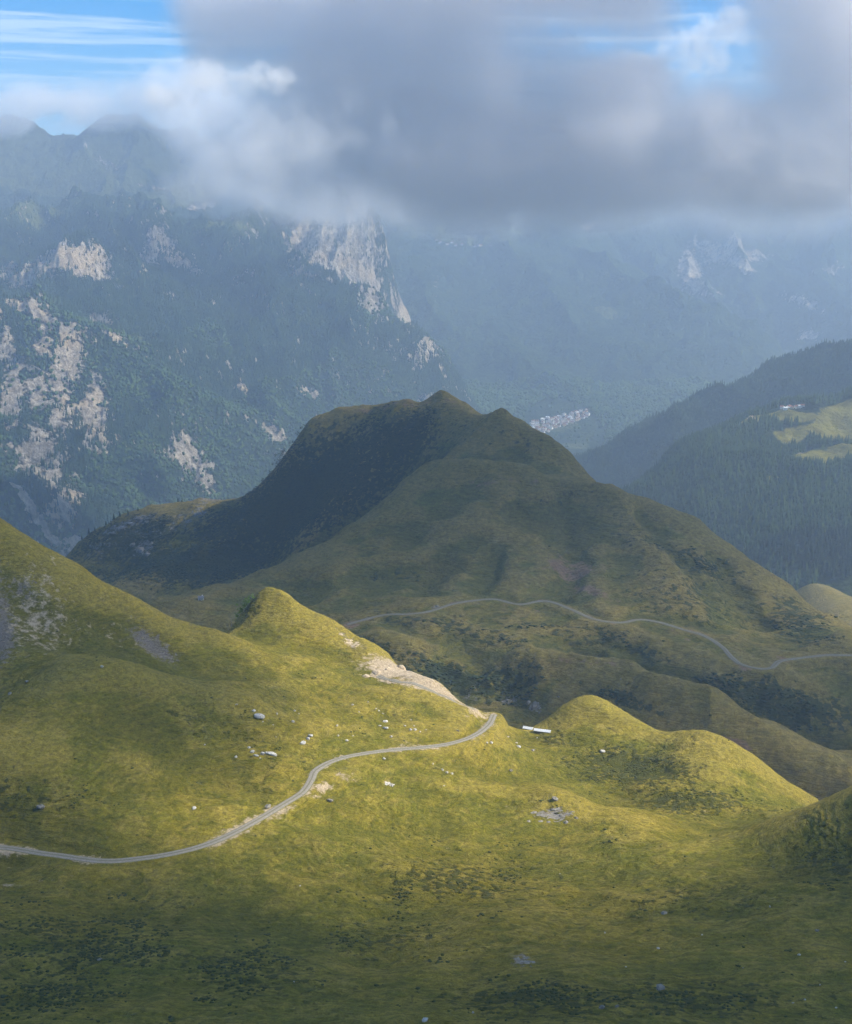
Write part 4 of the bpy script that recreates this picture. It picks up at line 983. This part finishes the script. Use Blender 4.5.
if RES >= .99 or FORCE:
    def keepC(lo, nf):
        def f(x, y, z, rg):
            r = blobs(C, rockC, x, y, z, 2500, 8600)
            g = blobs(C, meadC, x, y, z, 2500, 8600)
            q = fbm(x, y, 60, 3, 5)*.35 + fbm(x, y, 14, 2, 6)*.2
            leaf = fbm(x, y, 420, 3, 66) + (-z-520)/500.0
            return ((r + q < .55) | ((r + q < 1.05) & (rg.random(len(x)) < .22))) & (g + q < .6) & ((leaf > .15) if nf else (leaf < .25))
        return f
    mass('conifer_forest', C, -.40, .075, 2600, 5800, 1/85, (11, 20), M['wood_con'], keepC(0, 0), 3, TC, 'dark conifer forest clothing the left mountain')
    mass('leafy_forest', C, -.40, .075, 2600, 5400, 1/110, (9, 14), M['wood_leaf'], keepC(0, 1), 4, TB, 'paler leafy forest low on the left mountain', .9)
    def far_from_houses(x, y, z, rg):
        k = np.ones(len(x), bool)
        for q in placed: k &= (x-q[0])**2+(y-q[1])**2 > 16**2
        q = P(562, 424, 5080); k &= (((x-q[0])/150)**2+((y-q[1]+60)/420)**2 > 1) | (rg.random(len(x)) < .05)
        return k & (fbm(x, y, 120, 3, 15) + 1.3*blobs(D, [(558, 427, 34, 11, -10, 1)], x, y, z, 4300, 5800) < .75)
    mass('valley_forest', D, -.02, .30, 4300, 5700, 1/130, (10, 17), M['wood_leaf'], far_from_houses, 5, TB, 'blue green forest on the valley bottom round the village', .95)
    mass('ridge_forest', E1, .09, .40, 3000, 3950, 1/65, (9, 15), M['wood_con'], None, 6, TC, 'dark forest on the shaded right ridge')

    # the wood on the near right slope: nearest trees one by one, the rest as a mass
    rg = np.random.default_rng(8); n = 11000
    Y = np.sqrt(rg.uniform(1950**2, 2850**2, n)); X = rg.uniform(.13, .37, n)*Y; Z = Hs.h(X, Y)
    mdH = blobs(Hs, [(792, 414, 26, 6, 0, 1.2), (752, 420, 12, 3, -10, 1.0), (845, 410, 30, 12, -10, 1.0), (835, 432, 44, 14, 0, 1.0), (790, 436, 22, 9, 0, .9), (820, 456, 30, 8, 0, 1.2), (845, 452, 24, 10, 0, 1.2), (775, 478, 12, 3, 0, .7), (840, 475, 10, 5, 0, .5)], X, Y, Z, 1850, 3000)
    kp = mdH + .25*fbm(X, Y, 60, 3, 7) < .30
    kp &= blobs(Hs, [(792, 411, 24, 6, 0, 1.0)], X, Y, Z, 1850, 3000) < .25
    X, Y, Z = X[kp], Y[kp], Z[kp]
    # in front of the meadow they show one by one; how large and whether in view
    dd = X/Y; pyv = np.array([512-F*((z*CT+y*ST)/(y*CT-z*ST)) for y, z in zip(Y, Z)]); pxv = 426+F*X/(Y*CT-Z*ST)
    vis = (pxv < 856) & (pyv > 405) & (pyv < 515+ (pxv-680)*.45) & (pxv > 640)
    front = np.nonzero(vis)[0]; front = front[np.argsort(Y[front])][:290]
    one = np.zeros(len(X), bool); one[front] = True
    for i in front:
        conifer((X[i], Y[i], Z[i]), rg.uniform(15, 24), 'dark fir in the near wood on the slope below the meadow', 'firs of the near wood', parts=False)
    Xr, Yr, Zr = X[~one], Y[~one], Z[~one]
    class Pts: pass
    hs = rg.uniform(13, 22, len(Xr)); VV = []; FF = []; off = 0
    for i in range(5):
        s = np.arange(len(Xr)) % 5 == i; v = TC[0][i]; a = rg.uniform(0, 6.28, s.sum())[:, None]; hh = hs[s][:, None]
        x = (v[None, :, 0]*np.cos(a)-v[None, :, 1]*np.sin(a))*hh+Xr[s][:, None]; y = (v[None, :, 0]*np.sin(a)+v[None, :, 1]*np.cos(a))*hh+Yr[s][:, None]; z = v[None, :, 2]*hh+Zr[s][:, None]
        VV.append(np.stack([x, y, z], -1).reshape(-1, 3)); FF.append((TC[1][i][None]+np.arange(s.sum())[:, None, None]*len(v)).reshape(-1, 3)+off); off += s.sum()*len(v)
    tag(link(bpy.data.objects.new('slope_forest', mesh_from('slope_forest', np.vstack(VV), np.vstack(FF), M['wood_con'], False))), 'fir forest farther up the near right slope', kind='stuff')

    # low shrubs of the pasture and scrub of the dark hill
    shA = [(90, 940, 110, 36, 0, 1.0), (250, 970, 90, 30, 0, .9), (380, 940, 80, 22, 0, .5), (20, 800, 70, 30, 0, .4), (630, 770, 60, 18, 5, .9), (700, 795, 70, 12, 0, .7), (700, 1000, 160, 26, 0, .55), (540, 1000, 130, 22, 0, .7), (830, 870, 60, 36, 0, .5),
           (470, 880, 110, 26, 0, .4), (560, 740, 30, 8, 0, .5), (30, 1000, 150, 26, 0, .9)]
    def keepA(x, y, z, rg):
        m = blobs(A, shA, x, y, z, 240, 800); g = fbm(x, y, 22, 3, 91)*.5 + fbm(x, y, 5, 2, 93)*.35
        p2 = pathA; ok = (m*.8 + g + rg.uniform(-.35, .25, len(x)) > .62) & (rg.random(len(x)) < .3)
        idx = np.nonzero(ok)[0]
        for i in idx:
            if ((p2[:, 0]-x[i])**2+(p2[:, 1]-y[i])**2).min() < 9: ok[i] = False
        return ok
    mass('low_shrubs', A, -.42, .42, 240, 690, 1/.6, (.3, .7), M['shrub'], keepA, 12, TS, 'low dark green shrubs dotting the pasture', 2.2)
    shB = [(130, 540, 80, 24, -15, .9), (300, 500, 150, 44, -25, 1.3), (200, 560, 120, 24, -8, 1.3), (400, 440, 60, 30, -25, 1.2), (460, 630, 110, 10, 10, .6), (800, 620, 40, 20, 30, .6), (780, 700, 80, 20, 15, 1.1), (560, 630, 100, 7, 5, .5), (470, 680, 70, 14, 10, .9), (630, 702, 50, 8, 20, .9), (700, 560, 50, 14, 25, .5), (640, 650, 40, 6, 20, .6), (360, 640, 36, 6, 10, .8)]
    def keepB(x, y, z, rg):
        m = blobs(B, shB, x, y, z, 740, 1750); g = fbm(x, y, 45, 3, 95)*.45 + fbm(x, y, 11, 2, 97)*.3
        ok = m + g + rg.uniform(-.3, .3, len(x)) > .78
        idx = np.nonzero(ok)[0]
        for i in idx:
            if ((pathB[:, 0]-x[i])**2+(pathB[:, 1]-y[i])**2).min() < 50: ok[i] = False
        return ok
    mass('hill_scrub', B, -.40, .40, 760, 1640, 1/5., (1.0, 2.2), M['alder'], keepB, 13, TS, 'dark alder scrub on the shaded hill', 1.9)

# ------------------------------------------------------------------ haze and clouds
def volume_mat(name, density, aniso=.3, colr=(1, 1, 1)):
    m, t = newmat(name)
    v = t.n('ShaderNodeVolumePrincipled')
    v.inputs['Color'].default_value = (*colr, 1); v.inputs['Anisotropy'].default_value = aniso
    if isinstance(density, (int, float)): v.inputs['Density'].default_value = density
    t.l(v.outputs[0], t.out.inputs['Volume'])
    return m, t, v

def box_mesh(name, x0, x1, y0, y1, z0, z1, mat):
    v = np.array([(x, y, z) for z in (z0, z1) for y in (y0, y1) for x in (x0, x1)], float)
    f = np.array([(0, 2, 3, 1), (4, 5, 7, 6), (0, 1, 5, 4), (2, 6, 7, 3), (0, 4, 6, 2), (1, 3, 7, 5)])
    return mesh_from(name, v, f, mat, False)

HZ, _, _ = volume_mat('haze_air', HAZE_D, .25, (.60, .77, 1.0))
tag(link(bpy.data.objects.new('haze', box_mesh('haze', -7500, 7500, -3000, 11200, -908, 640, HZ))), kind='stuff')

def icos(sub):
    bm = bmesh.new(); bmesh.ops.create_icosphere(bm, subdivisions=sub, radius=1.0)
    v = np.array([p.co[:] for p in bm.verts]); f = np.array([[q.index for q in fc.verts] for fc in bm.faces]); bm.free()
    return v, f

def cloud(name, lobes, dens, thr, namp, wl, label, step, aniso=.2, colr=(1, 1, 1), hull=1.0, detail=5, base=None, gain=1.0):
    """a bank of lobes (centre, radii) joined to one closed lumpy skin, filled with uneven mist that thins towards the skin"""
    ic, fc = icos(3); V = []; Fx = []; off = 0
    for (c, r) in lobes:
        n = fbm(ic[:, 0]*900+c[0], ic[:, 1]*900+ic[:, 2]*700+c[2], 500, 3, 7)*.10
        V.append(ic*(np.array(r)*hull)*(1+n)[:, None]+np.array(c)); Fx.append(fc+off); off += len(ic)
    m, t, v = volume_mat(name, 0.0, aniso, colr)
    ob = link(bpy.data.objects.new(name, mesh_from(name, np.vstack(V), np.vstack(Fx), m, False)))
    if len(lobes) > 1:
        rm = ob.modifiers.new('skin', 'REMESH'); rm.mode = 'VOXEL'; rm.voxel_size = min(min(r) for c, r in lobes)*.22
    p = t.n('ShaderNodeNewGeometry').outputs['Position']
    best = None
    for (c, r) in lobes:
        a = t.n('ShaderNodeVectorMath', operation='SUBTRACT'); t.l(p, a.inputs[0]); a.inputs[1].default_value = tuple(map(float, c))
        b = t.n('ShaderNodeVectorMath', operation='DIVIDE'); t.l(a.outputs[0], b.inputs[0]); b.inputs[1].default_value = tuple(map(float, r))
        ln = t.n('ShaderNodeVectorMath', operation='LENGTH'); t.l(b.outputs[0], ln.inputs[0])
        x = t.math('SUBTRACT', 1.0, ln.outputs['Value'])
        best = x if best is None else t.math('SMOOTH_MAX', best, x, .12)
    nz = t.noise(p, 1.0/wl, detail, .6, .3)
    d = t.math('ADD', best, t.math('MULTIPLY', t.math('SUBTRACT', nz, .5), namp))
    d = t.ss(d, thr, thr+.45)
    edge = t.ss(best, -.02, .10)
    d = t.math('MULTIPLY', t.math('MULTIPLY', d, edge), dens)
    t.l(d, v.inputs['Density'])
    m.cycles.volume_step_rate = step
    tag(ob, label, 'cloud', kind='stuff')
    return ob

def lobe(px, py, Y, rx, ry, rY):
    c = P(px, py, Y); k = Y/F
    return (c, (rx*k, rY, ry*k))

if CLOUDS:
    cloud('cloud', [lobe(400, 45, 2950, 235, 190, 330), lobe(540, 158, 2900, 330, 84, 330), lobe(880, 50, 2950, 190, 220, 330), lobe(560, -60, 2950, 250, 110, 320), lobe(770, -70, 2950, 120, 90, 300), lobe(600, 100, 2920, 110, 60, 280), lobe(770, 152, 2880, 240, 84, 320), lobe(250, 5, 2950, 100, 90, 260), lobe(500, 100, 2950, 130, 100, 300)],
          .0080, .08, 1.5, 300, 'heavy grey cloud bank hiding the mountain tops', CSTEP, detail=8, colr=(.985, .955, .95))
    cloud('cloud', [lobe(270, 150, 5300, 130, 80, 450), lobe(340, 195, 5200, 110, 40, 350), lobe(215, 120, 5400, 80, 50, 350), lobe(330, 110, 5300, 100, 70, 400)], .0034, .08, 1.5, 300, 'paler thin cloud behind the left end of the bank', CSTEP, detail=8)
    cloud('cloud', [lobe(480, 190, 3400, 330, 62, 330), lobe(760, 190, 3400, 300, 66, 330), lobe(330, 180, 3500, 130, 60, 300)], .0010, .10, 1.4, 260, 'thin mist trailing under the grey bank', CSTEP, detail=7)
    cloud('cloud', [lobe(205, 80, 2560, 55, 22, 90), lobe(255, 78, 2560, 60, 20, 90), lobe(175, 95, 2560, 45, 22, 80)], .013, .30, 3.2, 70, 'torn bright white shreds at the upper left end of the bank', CSTEP*.8, detail=8)
    cloud('cloud', [lobe(255, 150, 2560, 85, 70, 150), lobe(310, 135, 2560, 90, 62, 150), lobe(230, 185, 2560, 74, 40, 110)], .0042, .30, 2.5, 130, 'pale glowing mist in front of the left end of the bank', CSTEP*.8, detail=8)
    cloud('cloud', [lobe(60, 105, 6400, 130, 30, 350), lobe(150, 100, 6400, 90, 40, 350), lobe(0, 115, 6500, 60, 26, 300), lobe(200, 90, 6500, 60, 50, 300)], .0045, .18, 1.9, 230, 'thin wisp of cloud drifting along the left peaks', CSTEP, detail=8)
    cloud('cloud', [lobe(690, 50, 3600, 60, 38, 130), lobe(650, 66, 3600, 40, 22, 110), lobe(725, 28, 3600, 36, 30, 110)], .014, .34, 3.0, 80, 'bright white cloud in the gap of the grey bank', CSTEP*.8, detail=8)

def shade_cloud(tx, ty, tz, rx, ry, rz, d, z=1250, label='unseen cloud added high up to shade the ground'):
    """an added cloud, high on the line to the sun, shaped to shade a patch of ground"""
    k = (z-tz)/SUN[2]
    c = np.array([tx, ty, tz])+SUN*k
    ic, fc = icos(4)
    n = fbm(ic[:, 0]*700+c[0], ic[:, 1]*700+ic[:, 2]*500+c[1], 500, 4, 17)*.28
    rho = np.sqrt(ic[:, 0]**2+ic[:, 1]**2)
    v = ic*(1+n)[:, None]*np.stack([rx+0*rho, ry+0*rho, rz*(1.02-rho)*1.6], -1)+c     # thin rimmed, like a lens
    m, t, vv = volume_mat('cloud', d, .3)
    return tag(link(bpy.data.objects.new('cloud', mesh_from('cloud', v, fc, m))), label, 'cloud', kind='stuff')

if SHADE:  # clouds added out of view to darken chosen patches of land
    shade_cloud(-120, 1240, -300, 900, 440, 150, .0038, label='wide unseen cloud added to shade the hill')
    shade_cloud(-650, 1560, -400, 330, 260, 120, .0060, label='unseen cloud added to shade the rocky left end of the hill')
    shade_cloud(330, 850, -330, 330, 170, 110, .0045, label='small unseen cloud added to shade the far gully')
    shade_cloud(-20, 225, -200, 560, 250, 170, .0066, 1000, label='long unseen cloud added to shade the near slope')
    shade_cloud(-300, 610, -200, 290, 220, 120, .0062, 1000, label='unseen cloud added to shade the left slope')
    shade_cloud(-270, 390, -235, 240, 130, 100, .0060, 1000, label='thin unseen cloud added to shade the road at the left')
    shade_cloud(300, 430, -235, 150, 170, 100, .0080, 1000, label='unseen cloud added to shade the right edge of the pasture')
    shade_cloud(-1900, 7500, 300, 1300, 900, 250, .0010, 1500, label='broad cloud added to shade the far left peaks')
    shade_cloud(1150, 3300, -600, 800, 500, 200, .0060, label='unseen cloud added to shade the right ridge')
# ------------------------------------------------------------------ camera, light, world
cam = bpy.data.cameras.new('camera'); co = link(bpy.data.objects.new('camera', cam))
cam.sensor_fit = 'VERTICAL'; cam.sensor_height = 24.0; cam.lens = 24.0*F/H
cam.clip_start = 1.0; cam.clip_end = 120000
co.rotation_euler = (math.pi/2-TH, 0, 0)
scn.camera = co

sl = bpy.data.lights.new('sun', 'SUN'); so = link(bpy.data.objects.new('sun', sl))
sl.energy = 4.9; sl.angle = math.radians(.5); sl.color = (1.0, .92, .77)
so.rotation_euler = Vector(SUN).to_track_quat('Z', 'Y').to_euler()
so.location = (0, 0, 500)

w = bpy.data.worlds.new('World'); scn.world = w; w.use_nodes = True
nt = w.node_tree; nt.nodes.clear()
bg = nt.nodes.new('ShaderNodeBackground'); out = nt.nodes.new('ShaderNodeOutputWorld')
sky = nt.nodes.new('ShaderNodeTexSky'); sky.sky_type = 'NISHITA'; sky.sun_disc = False
sky.sun_elevation = SUN_EL; sky.sun_rotation = SUN_AZ; sky.altitude = 2000; sky.ozone_density = 4.0; sky.dust_density = .3
tc = nt.nodes.new('ShaderNodeTexCoord')
mp = nt.nodes.new('ShaderNodeMapping'); mp.inputs['Scale'].default_value = (1.6, 1.0, 44); mp.inputs['Rotation'].default_value = (0, math.radians(3), 0)
ns = nt.nodes.new('ShaderNodeTexNoise'); ns.inputs['Scale'].default_value = 2.3; ns.inputs['Detail'].default_value = 6; ns.inputs['Roughness'].default_value = .6; ns.inputs['Distortion'].default_value = .5
mr = nt.nodes.new('ShaderNodeMapRange'); mr.interpolation_type = 'SMOOTHSTEP'; mr.inputs[1].default_value = .46; mr.inputs[2].default_value = .66; mr.inputs[4].default_value = .6
mx = nt.nodes.new('ShaderNodeMix'); mx.data_type = 'RGBA'; mx.inputs[7].default_value = (5.5, 6.6, 7.6, 1)
L = nt.links.new
L(tc.outputs['Generated'], mp.inputs[0]); L(mp.outputs[0], ns.inputs['Vector']); L(ns.outputs[0], mr.inputs[0]); L(mr.outputs[0], mx.inputs[0])
hsn = nt.nodes.new('ShaderNodeHueSaturation'); hsn.inputs['Saturation'].default_value = 1.55
L(sky.outputs[0], hsn.inputs['Color']); L(hsn.outputs[0], mx.inputs[6]); L(mx.outputs[2], bg.inputs[0]); bg.inputs[1].default_value = .095; L(bg.outputs[0], out.inputs[0])

scn.view_settings.view_transform = 'Standard'; scn.view_settings.look = 'None'
scn.view_settings.gamma = 1; scn.view_settings.exposure = 0.88; scn.view_settings.use_curve_mapping = False
scn.render.engine = 'CYCLES'
cy = scn.cycles
cy.max_bounces = 8; cy.diffuse_bounces = 2; cy.glossy_bounces = 1; cy.transmission_bounces = 1; cy.volume_bounces = 4; cy.transparent_max_bounces = 64
cy.use_denoising = True; cy.use_adaptive_sampling = True; cy.adaptive_threshold = .04
cy.caustics_reflective = False; cy.caustics_refractive = False
print('script', round(time.time()-T0, 1))
